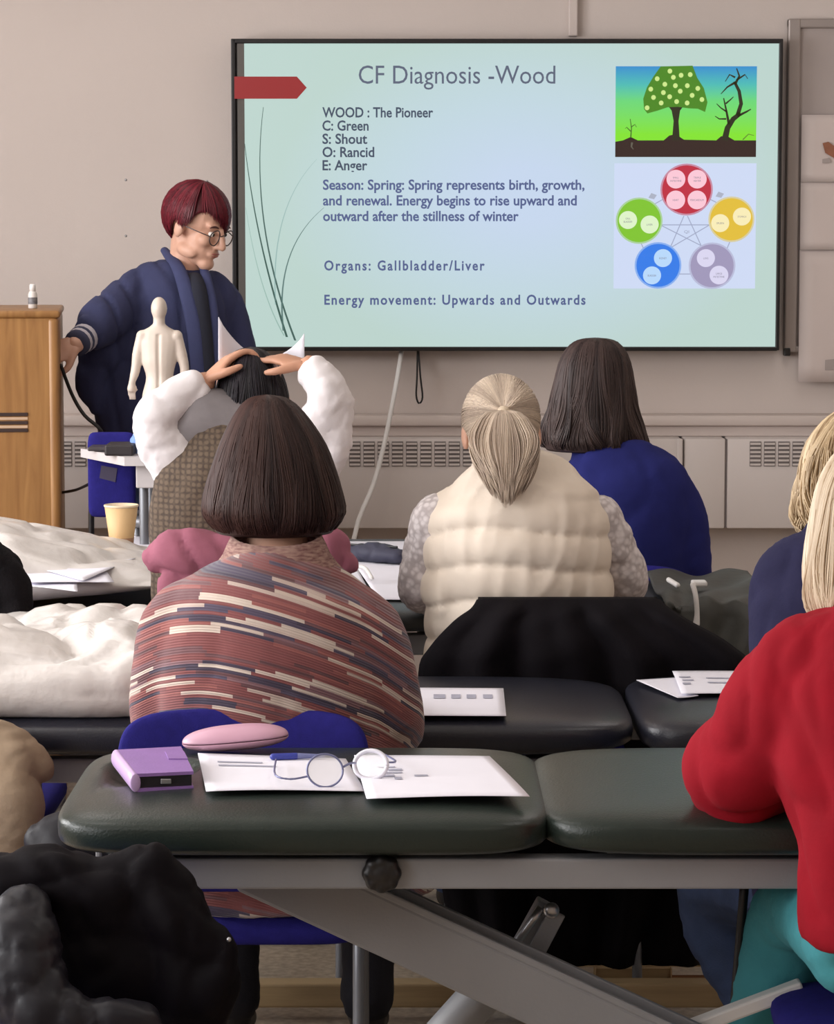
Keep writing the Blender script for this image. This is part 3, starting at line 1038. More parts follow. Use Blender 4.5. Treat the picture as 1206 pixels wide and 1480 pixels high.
# tall chair beside the lectern
TC = 7.22
tcx = X(162, TC)
tc_ = thing('drafting_chair', (tcx, TC + 0.2, 0), 'tall blue chair with a dark patch on its back beside the lectern', 'chair')
bk = MB().pad((0, 0, 0), 0.0625, 0.112, 0.018, 9, 4, 10, 56)
bk.move(Matrix.Translation((tcx, TC, Z(686, TC))) @ Matrix.Rotation(R(90), 4, 'X'))
bk.build('backrest', M_BLUE_CLOTH, tc_, True)
MB().poly([(X(a, TC), Z(b, TC)) for a, b in ((148, 672), (171, 676), (168, 696), (145, 690))], TC - 0.0195, 0.002).build('patch', mat('grey_patch', srgb(66, 60, 82), 0.8, var=0.1), tc_)
MB().pad((tcx, TC + 0.2, 0.66), 0.14, 0.15, 0.025, 6, 3.5, 10, 56).build('seat', M_BLUE_CLOTH, tc_, True)
MB().tube([(tcx - 0.055, TC + 0.012, Z(690, TC)), (tcx - 0.06, TC + 0.03, 0.70), (tcx - 0.06, TC + 0.1, 0.63)], 0.008, 8).build('back_post', M_BLACK_PL, tc_, True)
MB().tube([(tcx, TC + 0.2, 0.64), (tcx, TC + 0.2, 0.08)], 0.02, 12).build('column', M_BLACK_PL, tc_, True)
for k in range(5):
    a = R(20 + 72 * k)
    MB().tube([(tcx, TC + 0.2, 0.09), (tcx + 0.16 * math.cos(a), TC + 0.2 + 0.16 * math.sin(a), 0.02)], [0.016, 0.012], 8).build('foot', M_BLACK_PL, tc_, True)

# narrow laptop table in front of the standing person
TD = 6.95
tz = Z(660, TD)
tb = thing('side_table', (X(225, TD), TD + 0.2, 0), 'white-topped narrow table with laptop in front of the blue robe', 'table')
top = MB()
outl = [P(118, 655, TD + 0.28), P(180, 681, TD - 0.02), P(300, 678, TD - 0.02), P(300, 655, TD + 0.28)]
ol = [(q.x, q.y) for q in outl]
ol[0] = (ol[0][0], TD + 0.26)
ol[3] = (ol[3][0], TD + 0.26)
n = len(ol)
vs = [(x, y, tz) for x, y in ol] + [(x, y, tz - 0.022) for x, y in ol]
top.add(vs, [tuple(range(n)), tuple(range(n, 2 * n))[::-1]] + [(i, (i + 1) % n, (i + 1) % n + n, i + n) for i in range(n)])
top.build('table_top', mat('table_white', srgb(200, 194, 196), 0.45, var=0.02), tb)
MB().bbox(X(196, TD), X(300, TD), TD + 0.01, TD + 0.03, Z(706, TD), tz - 0.022, 0.003).build('apron', mat('table_white', srgb(200, 194, 196), 0.45, var=0.02), tb)
for (xx, yy) in ((X(205, TD), TD + 0.05), (X(290, TD), TD + 0.05), (X(205, TD), TD + 0.23), (X(290, TD), TD + 0.23)):
    MB().tube([(xx, yy, 0.005), (xx, yy, tz - 0.03)], 0.012, 10, cap=0.3).build('leg', M_GREYTUBE, tb, True)
lap = thing('laptop', (X(175, TD + 0.1), TD + 0.1, tz), 'thin dark closed laptop lying on the narrow white table', 'laptop')
MB().bbox(X(150, TD), X(192, TD), TD + 0.02, TD + 0.14, tz, tz + 0.028, 0.005).build('body', mat('laptop_dark', srgb(40, 34, 38), 0.5, var=0.1), lap)
MB().bbox(X(117, TD), X(160, TD), TD + 0.15, TD + 0.25, tz + 0.002, tz + 0.012, 0.003).build('lid', mat('laptop_lid', srgb(60, 54, 58), 0.5, var=0.1), lap)
cl = MB()
cl.pad(P(206, 642, TD + 0.12), 0.03, 0.03, 0.035, 3, 2.4, 10, 40)
o = garment('folded_cloth', cl, mat('light_blue_cloth', srgb(120, 150, 205), 0.85, var=0.15, vscale=30), None, 0.006, 2, (0.006, 60, 3))
tag(o, 'crumpled light blue cloth on the narrow white table', 'cloth')

# stool that carries the acupuncture figure
SD = 7.28
sz = Z(742, SD)
st = thing('stool', (X(232, SD), SD, 0), 'low grey stool behind the table carrying the white figure', 'stool')
MB().lathe((X(232, SD), SD, sz - 0.03), [(0.10, 0), (0.12, 0.005), (0.12, 0.025), (0.11, 0.03)], 28).build('seat', M_GREYTUBE, st, True)
for k in range(4):
    a = R(45 + 90 * k)
    MB().tube([(X(232, SD) + 0.08 * math.cos(a), SD + 0.08 * math.sin(a), sz - 0.03), (X(232, SD) + 0.12 * math.cos(a), SD + 0.12 * math.sin(a), 0.01)], 0.011, 10, cap=0.4).build('leg', M_GREYTUBE, st, True)

# white acupuncture figure, seen from behind
fg = MB()
fd = SD
q = lambda a, b, dd=0: P(a, b, fd + dd)
fg.tube([q(231, 594), q(231, 575), q(231, 545), q(230, 520), q(230, 496), q(230, 482), q(230, 471)], [(0.043, 0.03), (0.047, 0.036), (0.036, 0.026), (0.046, 0.03), (0.054, 0.028), (0.050, 0.022), (0.022, 0.016)], 18, cap=0.3)
fg.tube([q(230, 490), q(230, 465), q(230, 452)], [0.018, 0.0155, 0.016], 12)
fg.ell(q(230, 446), (0.0215, 0.026, 0.031))
fg.ell(q(230, 455, 0.012), (0.017, 0.018, 0.022))
fg.ell(q(221.5, 578, -0.012), (0.021, 0.024, 0.024))
fg.ell(q(240.5, 578, -0.012), (0.021, 0.024, 0.024))
for (pts, rr) in (([(206, 486), (200, 510), (196, 535), (191, 552)], 0), ([(255, 486), (261, 508), (267, 533), (264, 552)], 0)):
    fg.tube([q(a, b) for a, b in pts], [0.0165, 0.0155, 0.0125, 0.009], 12)
    sg = -1 if pts[0][0] < 230 else 1
    w_ = q(*pts[-1])
    fg.tube([w_, w_ + Vector((sg * 0.003, 0, -0.02))], [(0.009, 0.007), (0.011, 0.008)], 10)
    for k in range(4):
        s0 = w_ + Vector((sg * (0.009 - 0.005 * k), 0.004, -0.022))
        fg.tube([s0, s0 + Vector((0, 0.004, -0.014)), s0 + Vector((-sg * 0.002, 0.010, -0.024))], [0.0035, 0.003, 0.0026], 8)
    fg.tube([w_ + Vector((-sg * 0.006, 0.002, -0.008)), w_ + Vector((-sg * 0.012, 0.008, -0.022))], [0.004, 0.003], 8)
    fg.ell(q(*pts[0]), (0.017, 0.018, 0.017))
for sg, (hx, kx, ax) in ((-1, (219, 217, 219)), (1, (243, 246, 244))):
    fg.tube([q(hx, 592), q(kx, 640), q(kx, 668), q(ax, 732)], [(0.024, 0.026), 0.017, 0.017, 0.009], 12)
    a_ = q(ax, 737)
    fg.tube([a_ + Vector((0, -0.01, 0)), a_ + Vector((0, 0.035, -0.003))], [0.0105, 0.008], 10)
co, no, f = melt(fg, 0.0032, 4)
gz = np.array(q(230, 520))
dx = co[:, 0] - q(230.5, 520).x
back = no[:, 1] < -0.2
zz = co[:, 2]
tor = (zz > Z(590, fd)) & (zz < Z(482, fd)) & back
co[tor] += no[tor] * (-0.004 * np.exp(-(dx[tor] / 0.005) ** 2))[:, None]
M_FIG = mat('figure_vinyl', srgb(214, 200, 188), 0.45, var=0.03, vscale=30)
fgo = skin_obj('acupuncture_figure', [(co, f)], M_FIG, None)
tag(fgo, 'white acupuncture model figure seen from behind, in front of the blue robe', 'model figure')

# ------------------------------------------------------------------ people: shared builders
M_SKIN = mat('skin', srgb(206, 160, 138), 0.5, var=0.05, vscale=25, bump=0.04, bscale=150)
M_SKIN2 = mat('skin_tan', srgb(192, 142, 116), 0.5, var=0.05, vscale=25, bump=0.04, bscale=150)
M_LIP = mat('lip', srgb(168, 100, 92), 0.45, var=0.05, vscale=60)
M_EYE = mat('eye_white', srgb(225, 220, 215), 0.2, var=0.01)
M_IRIS = mat('iris', srgb(52, 40, 34), 0.2, var=0.1, vscale=200)
M_SHOE = mat('shoe_black', srgb(34, 32, 34), 0.5, var=0.1)
M_JEANS = mat('denim', srgb(62, 80, 120), 0.85, var=0.18, vscale=18, bump=0.15, bscale=300)
M_DARKTR = mat('dark_trousers', srgb(34, 34, 44), 0.85, var=0.1, vscale=18, bump=0.1, bscale=200)


def head_matrix(c, yaw, pitch, roll=0.0, k=1.0):
    return Matrix.Translation(c) @ Matrix.Rotation(R(yaw), 4, 'Z') @ Matrix.Rotation(R(pitch), 4, 'X') @ Matrix.Rotation(R(roll), 4, 'Y') @ Matrix.Scale(k, 4)


def add_head(mb, M):
    """skull, jaw, brow, nose, cheeks, lips and ears; looks along local +Y"""
    mb.ell((0, -0.012, 0.03), (0.074, 0.094, 0.086), M)
    mb.ell((0, 0.03, -0.035), (0.056, 0.060, 0.078), M)
    mb.ell((0, 0.066, -0.096), (0.029, 0.026, 0.023), M)
    mb.ell((0, 0.074, 0.026), (0.05, 0.018, 0.014), M)
    for s in (-1, 1):
        mb.ell((s * 0.036, 0.062, -0.022), (0.024, 0.026, 0.022), M)
        mb.ell((s * 0.077, -0.008, -0.008), (0.009, 0.019, 0.031), M)
        mb.ell((s * 0.048, 0.02, -0.07), (0.016, 0.038, 0.022), M)
        mb.ell((s * 0.010, 0.097, -0.034), (0.009, 0.010, 0.008), M)
    mb.tube([M @ Vector(v) for v in ((0, 0.088, 0.018), (0, 0.100, -0.008), (0, 0.110, -0.030))], [0.009, 0.010, 0.012], 10)
    mb.ell((0, 0.085, -0.060), (0.026, 0.013, 0.013), M)


def face_parts(M, parent, lips=True):
    k = 0
    for s in (-1, 1):
        e = MB().ell((s * 0.031, 0.0805, 0.002), (0.0105, 0.0105, 0.0075), M).build('eye', M_EYE, parent, True)
        MB().ell((s * 0.031, 0.0885, 0.002), (0.0052, 0.0035, 0.0052), M).build('iris', M_IRIS, e, True)
    if lips:
        MB().ell((0, 0.0925, -0.0575), (0.019, 0.0060, 0.0036), M).ell((0, 0.0915, -0.0645), (0.017, 0.0060, 0.0040), M).build('lips', M_LIP, parent, True)


def add_hand(mb, wrist, fdir, palm, thumb_side, curl=25, k=1.0, spread=0.10):
    """palm and five jointed fingers; fdir: where the fingers point, palm: where the palm looks"""
    w = Vector(wrist)
    d = Vector(fdir).normalized()
    n = Vector(palm)
    n = (n - d * n.dot(d)).normalized()
    s = d.cross(n).normalized() * thumb_side
    mb.tube([w - d * 0.02 * k, w + d * 0.025 * k, w + d * 0.06 * k, w + d * 0.085 * k], [(0.024 * k, 0.019 * k), (0.032 * k, 0.015 * k), (0.040 * k, 0.0135 * k), (0.038 * k, 0.011 * k)], 14, side=s, cap=0.6)
    for i, (off, ln) in enumerate(((0.029, 0.070), (0.010, 0.079), (-0.010, 0.073), (-0.029, 0.057))):
        b = w + d * 0.082 * k + s * off * k
        dd = (d + s * spread * (1.5 - i) * 0.5).normalized()
        pts = [b - dd * 0.012 * k, b]
        for j, fr in enumerate((0.46, 0.30, 0.26)):
            a = R(curl * (0.6 + 0.45 * j))
            ax = dd.cross(n).normalized()
            dd = (Matrix.Rotation(a, 3, ax) @ dd)
            n2 = (Matrix.Rotation(a, 3, ax) @ n)
            pts.append(pts[-1] + dd * ln * fr * k)
        mb.tube(pts, [0.0095 * k, 0.0092 * k, 0.0085 * k, 0.0078 * k, 0.0068 * k], 10, sub=3)
    b = w + d * 0.02 * k + s * 0.026 * k
    td = (d * 0.75 + s * 0.7 + n * 0.35).normalized()
    t2 = (d * 0.95 + s * 0.25 + n * 0.35).normalized()
    mb.tube([b - td * 0.012 * k, b + td * 0.022 * k, b + td * 0.045 * k, b + td * 0.045 * k + t2 * 0.030 * k], [0.013 * k, 0.0125 * k, 0.0105 * k, 0.008 * k], 10, sub=3)


def strands(name, paths, m, parent, r=0.0022, seg=3):
    """locks of hair as thin tapering tubes; paths: [(points, tone, radius factor)]; one mesh with a 'tone' attribute"""
    off = base_of(parent)
    V, Fc, T = [], [], []
    for (pts, tone, rf) in paths:
        n = len(pts)
        o0 = len(V)
        a = None
        for i, p in enumerate(pts):
            t = (pts[min(i + 1, n - 1)] - pts[max(i - 1, 0)])
            t = t.normalized() if t.length > 1e-9 else Vector((0, 0, -1))
            a = t.orthogonal() if a is None else a - t * a.dot(t)
            a = a.normalized() if a.length > 1e-6 else t.orthogonal().normalized()
            b = t.cross(a)
            rr = r * rf * (0.45 if i == 0 else (1.0 if i < n - 2 else (0.75 if i == n - 2 else 0.25)))
            for k in range(seg):
                an = 2 * math.pi * k / seg
                V.append(tuple(p + (a * math.cos(an) + b * math.sin(an)) * rr - off))
                T.append(tone)
        for i in range(n - 1):
            for k in range(seg):
                Fc.append((o0 + i * seg + k, o0 + i * seg + (k + 1) % seg, o0 + (i + 1) * seg + (k + 1) % seg, o0 + (i + 1) * seg + k))
    me = bpy.data.meshes.new(name)
    me.from_pydata(V, [], Fc)
    me.polygons.foreach_set('use_smooth', [True] * len(me.polygons))
    a = me.attributes.new('tone', 'FLOAT', 'POINT')
    a.data.foreach_set('value', np.array(T, dtype=np.float32))
    me.materials.append(m)
    o = bpy.data.objects.new(name, me)
    COL.objects.link(o)
    o.parent = parent
    return o


def interp(tab, t):
    for i in range(len(tab) - 1):
        if t <= tab[i + 1][0]:
            a, b = tab[i], tab[i + 1]
            e = (t - a[0]) / max(1e-9, b[0] - a[0])
            return [a[j] + (b[j] - a[j]) * e for j in range(1, len(a))]
    return list(tab[-1][1:])


def smooth_tab(tab, n=24):
    """catmull-rom resampling of a profile table"""
    out = []
    m = len(tab)
    for i in range(m - 1):
        p0, p1, p2, p3 = tab[max(i - 1, 0)], tab[i], tab[i + 1], tab[min(i + 2, m - 1)]
        for k in range(6):
            t = k / 6
            out.append([0.5 * (2 * p1[j] + (p2[j] - p0[j]) * t + (2 * p0[j] - 5 * p1[j] + 4 * p2[j] - p3[j]) * t * t + (3 * p1[j] - p0[j] - 3 * p2[j] + p3[j]) * t ** 3) if j else p1[0] + (p2[0] - p1[0]) * t for j in range(len(p1))])
    out.append(list(tab[-1]))
    return out


def hair_mass(parent, mat_, prof, centre, a, b, n=1100, th0=-360, th1=0, seed=1, wave=0.0, wfreq=3.0, jit=0.004, tone_fn=None, r=0.0026, shell=True, tilt=0.0, tip_jit=0.06, part=None, sway=0.0):
    """hair falling from the crown: prof = [(t, radius factor, height, dx)], theta in degrees around the vertical (-90 faces the camera).
    A solid inner shell carries individual locks that follow it."""
    rg = random.Random(seed)
    tab = smooth_tab(prof)

    def pt(th, t, k=1.0):
        rr, z, dx = interp(tab, t)
        cx = math.cos(R(th))
        return Vector((centre.x + a * rr * k * cx + dx, centre.y + b * rr * k * math.sin(R(th)), centre.z + z + tilt * cx * t))
    if shell:
        mb = MB()
        nu, nv = 56, 26
        full = abs((th1 - th0) - 360) < 1
        vs = [pt(th0 + (th1 - th0) * i / nu, j / nv * 0.985, 0.97) - Vector((0, 0, 0.007)) for j in range(nv + 1) for i in range(nu + 1)]
        fs = [(j * (nu + 1) + i, j * (nu + 1) + i + 1, (j + 1) * (nu + 1) + i + 1, (j + 1) * (nu + 1) + i) for j in range(nv) for i in range(nu)]
        mb.add(vs, fs)
        o = mb.build('hair_base', mat_, parent, True)
        at = o.data.attributes.new('tone', 'FLOAT', 'POINT')
        at.data.foreach_set('value', np.full(len(o.data.vertices), 0.40, dtype=np.float32))
        solidify(o, 0.012, -1)
    paths = []
    for i in range(n):
        th = th0 + (th1 - th0) * rg.random()
        drift = rg.uniform(-7, 7)
        k = 1 + rg.uniform(-0.02, 0.035)
        tend = 1 - rg.random() ** 2 * tip_jit
        ph = rg.uniform(0, 6.28)
        pts = []
        ns = 15
        t0 = rg.random() ** 2 * 0.12
        for j in range(ns + 1):
            t = t0 + (tend - t0) * j / ns
            w = wave * t * math.sin(wfreq * t * 6.28 + ph + th * 0.12)
            p = pt(th + drift * (t - 0.3) + w * 220 + sway * t * (math.sin(th * 0.11 + 5.5 * t) + 0.6 * math.sin(th * 0.23 - 8 * t)), t, k + jit * math.sin(9 * t + ph) * 2 + w * 0.6 + sway * 0.006 * t * math.sin(th * 0.17 + 7 * t))
            pts.append(p)
        lock = 0.5 + 0.5 * math.sin(th * 0.23) * math.sin(th * 0.071 + 1.3)
        tone = min(1, max(0, 0.30 * rg.random() + 0.5 * lock + 0.2 * rg.random() ** 3))
        if tone_fn:
            tone = tone_fn(th, tone)
        paths.append((pts, tone, rg.uniform(0.6, 1.25)))
    return strands('hair', paths, mat_, parent, r)


def make_person(base, label, spine, spine_r, M, arms, legs, skin=None, trousers=None, neck_r=0.052, leg_r=(0.088, 0.068, 0.052), shoe=None, body_k=0.86, hand_k=0.92):
    """a person: one continuous body (head, neck, trunk, limbs, hands), face, shoes and trousers.
    arms: [(points shoulder..wrist, finger direction, palm direction, thumb side, curl)], legs: [(hip, knee, ankle, toe)]"""
    skin = skin or M_SKIN
    t = thing('person', base, label, 'person')
    mb = MB()
    mb.tube(spine, [(a * body_k, b * body_k) for a, b in spine_r], 20, cap=0.25)
    hc = M @ Vector((0, -0.02, -0.04))
    mb.tube([spine[-1] - Vector((0, 0, 0.03)), spine[-1] * 0.5 + hc * 0.5, hc], [neck_r * 1.15, neck_r, neck_r], 14)
    hands = MB()
    for (pts, fd, pn, ts, curl) in arms:
        n_ = len(pts)
        rr = [0.046 - (0.046 - 0.026) * i / (n_ - 1) for i in range(n_)]
        mb.tube(pts, rr, 12)
        add_hand(hands, pts[-1], fd, pn, ts, curl, hand_k)
    for (h, k, a, to) in legs:
        mb.tube([h, k, a], [0.066, 0.048, 0.032], 12)
        sh = MB().tube([a + Vector((0, 0, -0.01)), a * 0.5 + to * 0.5 + Vector((0, 0, -0.005)), to], [(0.036, 0.045), (0.042, 0.036), (0.036, 0.022)], 12)
        c_, n_, f_ = melt(sh, 0.008, 4)
        skin_obj('shoe', [(c_, f_)], shoe or M_SHOE, t)
    c0, n0, f0 = melt(mb, 0.010, 4)
    hd = MB()
    add_head(hd, M)
    hd.tube([spine[-1] * 0.4 + hc * 0.6, hc], neck_r, 14)
    c1_, n1, f1 = melt(hd, 0.0045, 5)
    pieces = [(c0, f0), (c1_, f1)]
    if hands.v:
        c2_, n2, f2 = melt(hands, 0.0042, 3)
        pieces.append((c2_, f2))
    body = skin_obj('body', pieces, skin, t)
    face_parts(M, t)
    if trousers:
        tr_ = MB()
        tr_.tube([spine[0] + Vector((0, 0, -0.02)), spine[0] + Vector((0, 0, 0.10))], [(spine_r[0][0] * 0.95, spine_r[0][1]), (spine_r[0][0] * 0.9, spine_r[0][1] * 0.9)], 18, cap=0.2)
        for (h, k, a, to) in legs:
            tr_.tube([h, k, a + (k - a) * 0.06], [leg_r[0], leg_r[1], leg_r[2]], 14, cap=0.9)
        garment('trousers', tr_, trousers, t, 0.012, 4, (0.007, 24, 5))
    return t


def sit_legs(pel, dx=0.10, fwd=0.42, zk=0.48, yaw=0.0, spreadk=0.03):
    out = []
    for s_ in (-1, 1):
        h = pel + Vector((s_ * dx, 0.02, -0.01))
        k = Vector((pel.x + s_ * (dx + spreadk) + yaw, pel.y + fwd, zk))
        a = Vector((k.x, k.y - 0.02, 0.09))
        out.append((h, k, a, a + Vector((0, 0.15, -0.055))))
    return out


# ------------------------------------------------------------------ person in the striped jumper
D = 4.76


def jumper_material():
    """space-dyed knit: short dashes of colour in rows that follow the 'row' attribute"""
    m, nt, N, L, b = new_mat('striped_knit')

    def math_(op, a=None, b_=None, va=None, vb=None):
        nd = N.new('ShaderNodeMath')
        nd.operation = op
        if a is not None:
            L.new(a, nd.inputs[0])
        elif va is not None:
            nd.inputs[0].default_value = va
        if b_ is not None:
            L.new(b_, nd.inputs[1])
        elif vb is not None:
            nd.inputs[1].default_value = vb
        return nd.outputs[0]
    at = N.new('ShaderNodeAttribute')
    at.attribute_name = 'row'
    au = N.new('ShaderNodeAttribute')
    au.attribute_name = 'run'
    row = math_('FLOOR', math_('MULTIPLY', at.outputs['Fac'], vb=1 / 0.0058))
    w1 = N.new('ShaderNodeTexWhiteNoise')
    w1.noise_dimensions = '1D'
    L.new(row, w1.inputs['W'])
    shift = math_('MULTIPLY', w1.outputs['Value'], vb=7.0)
    cell = math_('FLOOR', math_('ADD', math_('MULTIPLY', au.outputs['Fac'], vb=11.0), shift))
    cv = N.new('ShaderNodeCombineXYZ')
    L.new(cell, cv.inputs[0])
    L.new(row, cv.inputs[1])
    w2 = N.new('ShaderNodeTexWhiteNoise')
    w2.noise_dimensions = '2D'
    L.new(cv.outputs[0], w2.inputs['Vector'])
    # wide bands: 0..1 saw over the repeat of the pattern, wandering along the row
    nz = N.new('ShaderNodeTexNoise')
    nz.noise_dimensions = '2D'
    nz.inputs['Scale'].default_value = 1.0
    nz.inputs['Detail'].default_value = 0
    c3_ = N.new('ShaderNodeCombineXYZ')
    L.new(math_('MULTIPLY', cell, vb=0.45), c3_.inputs[0])
    L.new(math_('MULTIPLY', row, vb=0.10), c3_.inputs[1])
    L.new(c3_.outputs[0], nz.inputs['Vector'])
    band = math_('FRACT', math_('ADD', math_('MULTIPLY', row, vb=1 / 15.0), math_('MULTIPLY', nz.outputs['Fac'], vb=0.9)))
    sel = math_('FRACT', math_('ADD', band, math_('MULTIPLY', math_('SUBTRACT', w2.outputs['Value'], vb=0.5), vb=0.46)))
    rp = N.new('ShaderNodeValToRGB')
    rp.color_ramp.interpolation = 'CONSTANT'
    cols = [(0.0, (128, 72, 72)), (0.22, (146, 86, 82)), (0.34, (96, 62, 66)), (0.41, (196, 178, 166)), (0.50, (66, 56, 74)), (0.585, (188, 168, 158)), (0.615, (78, 68, 88)), (0.72, (124, 90, 96)), (0.79, (202, 186, 174)), (0.87, (110, 74, 78)), (0.94, (126, 72, 72))]
    e = rp.color_ramp.elements
    e[0].position, e[0].color = 0, (*srgb(*cols[0][1]), 1)
    e[1].position, e[1].color = cols[1][0], (*srgb(*cols[1][1]), 1)
    for (p_, c_) in cols[2:]:
        q_ = e.new(p_)
        q_.color = (*srgb(*c_), 1)
    L.new(sel, rp.inputs['Fac'])
    L.new(rp.outputs['Color'], b.inputs['Base Color'])
    b.inputs['Roughness'].default_value = 0.9
    b.inputs['Sheen Weight'].default_value = 0.3
    wv = math_('SINE', math_('MULTIPLY', at.outputs['Fac'], vb=2 * math.pi / 0.0044))
    bp = N.new('ShaderNodeBump')
    bp.inputs['Strength'].default_value = 0.35
    bp.inputs['Distance'].default_value = 0.002
    L.new(wv, bp.inputs['Height'])
    L.new(bp.outputs[0], b.inputs['Normal'])
    return m


sp = [P(420, 1262, 4.82), P(405, 1150, 4.80), P(388, 1000, 4.75), P(390, 896, 4.755), P(397, 846, 4.775), P(402, 796, 4.80)]
sr = [(0.24, 0.165), (0.205, 0.15), (0.185, 0.135), (0.172, 0.120), (0.118, 0.088), (0.06, 0.058)]
Mh = head_matrix(P(398, 680, 4.86), 0, -12)
armL = [P(262, 910, 4.77), P(243, 1045, 4.82), P(300, 1012, 5.10)]
armR = [P(520, 920, 4.77), P(556, 1050, 4.82), P(520, 1015, 5.12)]
pe = make_person((sp[0].x, sp[0].y, 0), 'person with a brown bob in a red, navy and cream striped jumper', sp, sr, Mh,
                 [(armL, (0.5, 0.8, 0), (0, 0, -1), 1, 20), (armR, (-0.5, 0.8, 0), (0, 0, -1), -1, 20)], sit_legs(sp[0]), trousers=M_DARKTR)
jm = MB()
jm.tube(sp[:-1] + [P(400, 816, 4.79)], [(a + 0.012, b_ + 0.012) for a, b_ in sr[:-1]] + [(0.078, 0.075)], 24, cap=0.12)
jm.tube([sp[0] + Vector((0.01, -0.01, -0.035)), sp[0] + Vector((0, 0, 0.1))], [(0.262, 0.19), (0.235, 0.17)], 24, cap=0.15)
jm.tube([P(318, 886, 4.77)] + armL[:2] + [armL[2]], [0.07, 0.073, 0.066, 0.046], 18)
jm.tube([P(458, 888, 4.77)] + armR[:2] + [armR[2]], [0.07, 0.080, 0.074, 0.046], 18)
jm.tube([P(470, 900, 4.76), P(512, 1010, 4.79), P(545, 1080, 4.80)], [(0.09, 0.07), (0.085, 0.07), (0.07, 0.06)], 18)
jm.tube([P(300, 900, 4.76), P(268, 980, 4.79)], [(0.08, 0.08), (0.07, 0.07)], 18)
jm.tube([P(262, 902, 4.77), P(325, 862, 4.775), P(400, 846, 4.78), P(470, 864, 4.775), P(526, 908, 4.77)], [0.06, 0.06, 0.055, 0.06, 0.065], 18)
xc = X(330, D)


def jumper_attr(co):
    dx = co[:, 0] - xc
    row = co[:, 2] + 1.5 * dx * dx * np.where(dx > 0, 1.0, 1.2) + 0.008 * np.sin(dx * 14) + 0.25 * (co[:, 1] - D) * (co[:, 1] > D)
    run = dx
    return {'row': row + 5, 'run': run + 5}


jo = garment('jumper', jm, jumper_material(), pe, 0.011, 7, None, lambda co, no: folds(co, no, 0.007, 9, 11, (1, 1, 0.8)), jumper_attr)
# ribbed collar
nc = P(400, 797, 4.785)
cl = MB()
n_ = 72
prof = [(0.064, 0.022), (0.070, 0.026), (0.076, 0.012), (0.084, -0.008), (0.096, -0.026), (0.110, -0.042)]
vs, fs = [], []
for (r_, z_) in prof:
    for k in range(n_):
        a = 2 * math.pi * k / n_
        rr_ = r_ * (1 + 0.014 * (1 if k % 2 else -1))
        vs.append(nc + Vector((rr_ * math.cos(a) * 1.08, rr_ * math.sin(a) * 0.98, z_ + 0.012 * math.sin(a))))
for i in range(len(prof) - 1):
    for k in range(n_):
        fs.append((i * n_ + k, i * n_ + (k + 1) % n_, (i + 1) * n_ + (k + 1) % n_, (i + 1) * n_ + k))
cl.add(vs, fs)
o = cl.build('collar', mat('collar_knit', srgb(112, 74, 74), 0.95, col2=srgb(168, 138, 126), vscale=60, stretch=(1, 1, 5)), jo, True)
solidify(o, 0.006)
HB = hair_mat('hair_brown', srgb(26, 15, 17), srgb(78, 52, 46), 0.5)
prof = [(0, 0.02, 0.128, -0.012), (0.1, 0.30, 0.119, -0.010), (0.22, 0.52, 0.09, -0.007), (0.4, 0.74, 0.043, -0.003), (0.58, 0.89, -0.005, -0.002), (0.76, 0.99, -0.052, -0.002), (0.88, 1.0, -0.082, -0.001), (1.0, 0.86, -0.108, 0)]
hair_mass(pe, HB, prof, P(397, 676, 4.84), 0.120, 0.128, 3600, -232, 52, 3, sway=2.5, jit=0.003, tone_fn=lambda th, t: min(1, t * 0.75 + 0.28 * max(0, math.cos(R(th + 160)))), r=0.0014)  # lighter tone on the left side: window light painted into the strands

# ------------------------------------------------------------------ person with both hands on the head
D = 5.78
sp = [P(345, 1105, 5.83), P(340, 930, 5.82), P(338, 770, 5.79), P(342, 700, 5.79), P(348, 655, 5.80), P(354, 632, 5.82)]
sr = [(0.17, 0.13), (0.16, 0.12), (0.165, 0.12), (0.16, 0.11), (0.12, 0.085), (0.06, 0.058)]
Mh = head_matrix(P(362, 583, 5.87), 0, -18)
armL = [P(275, 672, 5.80), P(222, 608, 5.76), P(296, 553, 5.80)]
armR = [P(430, 665, 5.80), P(476, 576, 5.76), P(446, 530, 5.79)]
pe = make_person((sp[0].x, sp[0].y, 0), 'person in a brown checked gilet holding both hands on their black hair, white sleeves', sp, sr, Mh,
                 [(armL, (0.62, 0.30, 0.62), (0.75, 0.2, -0.6), -1, 24), (armR, (-0.80, 0.42, 0.20), (-0.35, 0.3, -0.85), 1, 24)], sit_legs(sp[0]), trousers=M_DARKTR, skin=M_SKIN2, hand_k=0.86)
M_WSHIRT = mat('white_shirt', srgb(226, 220, 222), 0.8, var=0.03, vscale=20, bump=0.08, bscale=80)
ws = MB()
for (ar_, s_) in ((armL, -1), (armR, 1)):
    ws.tube([P(342 + s_ * 40, 668, 5.80), ar_[0], ar_[1], ar_[1] * 0.12 + ar_[2] * 0.88], [0.07, 0.062, 0.046, 0.039], 16, cap=0.5)
# loose cloth hanging from the left upper arm
ws.tube([P(216, 610, 5.76), P(232, 645, 5.765), P(248, 695, 5.77), P(257, 742, 5.77)], [(0.040, 0.03), (0.052, 0.03), (0.036, 0.022), (0.016, 0.014)], 16)
ws.tube([P(250, 630, 5.775), P(258, 690, 5.775), P(259, 735, 5.775)], [(0.04, 0.03), (0.03, 0.024), (0.016, 0.012)], 14)
ws.tube([P(480, 580, 5.76), P(482, 640, 5.765), P(474, 690, 5.77)], [(0.05, 0.036), (0.042, 0.034), (0.02, 0.02)], 16)
garment('white_sleeves', ws, M_WSHIRT, pe, 0.008, 4, (0.008, 20, 21, (1.0, 1, 1.6)))
gv = MB()
gv.tube(sp[:-1], [(a + 0.014, b_ + 0.014) for a, b_ in sr[:-1]], 22)


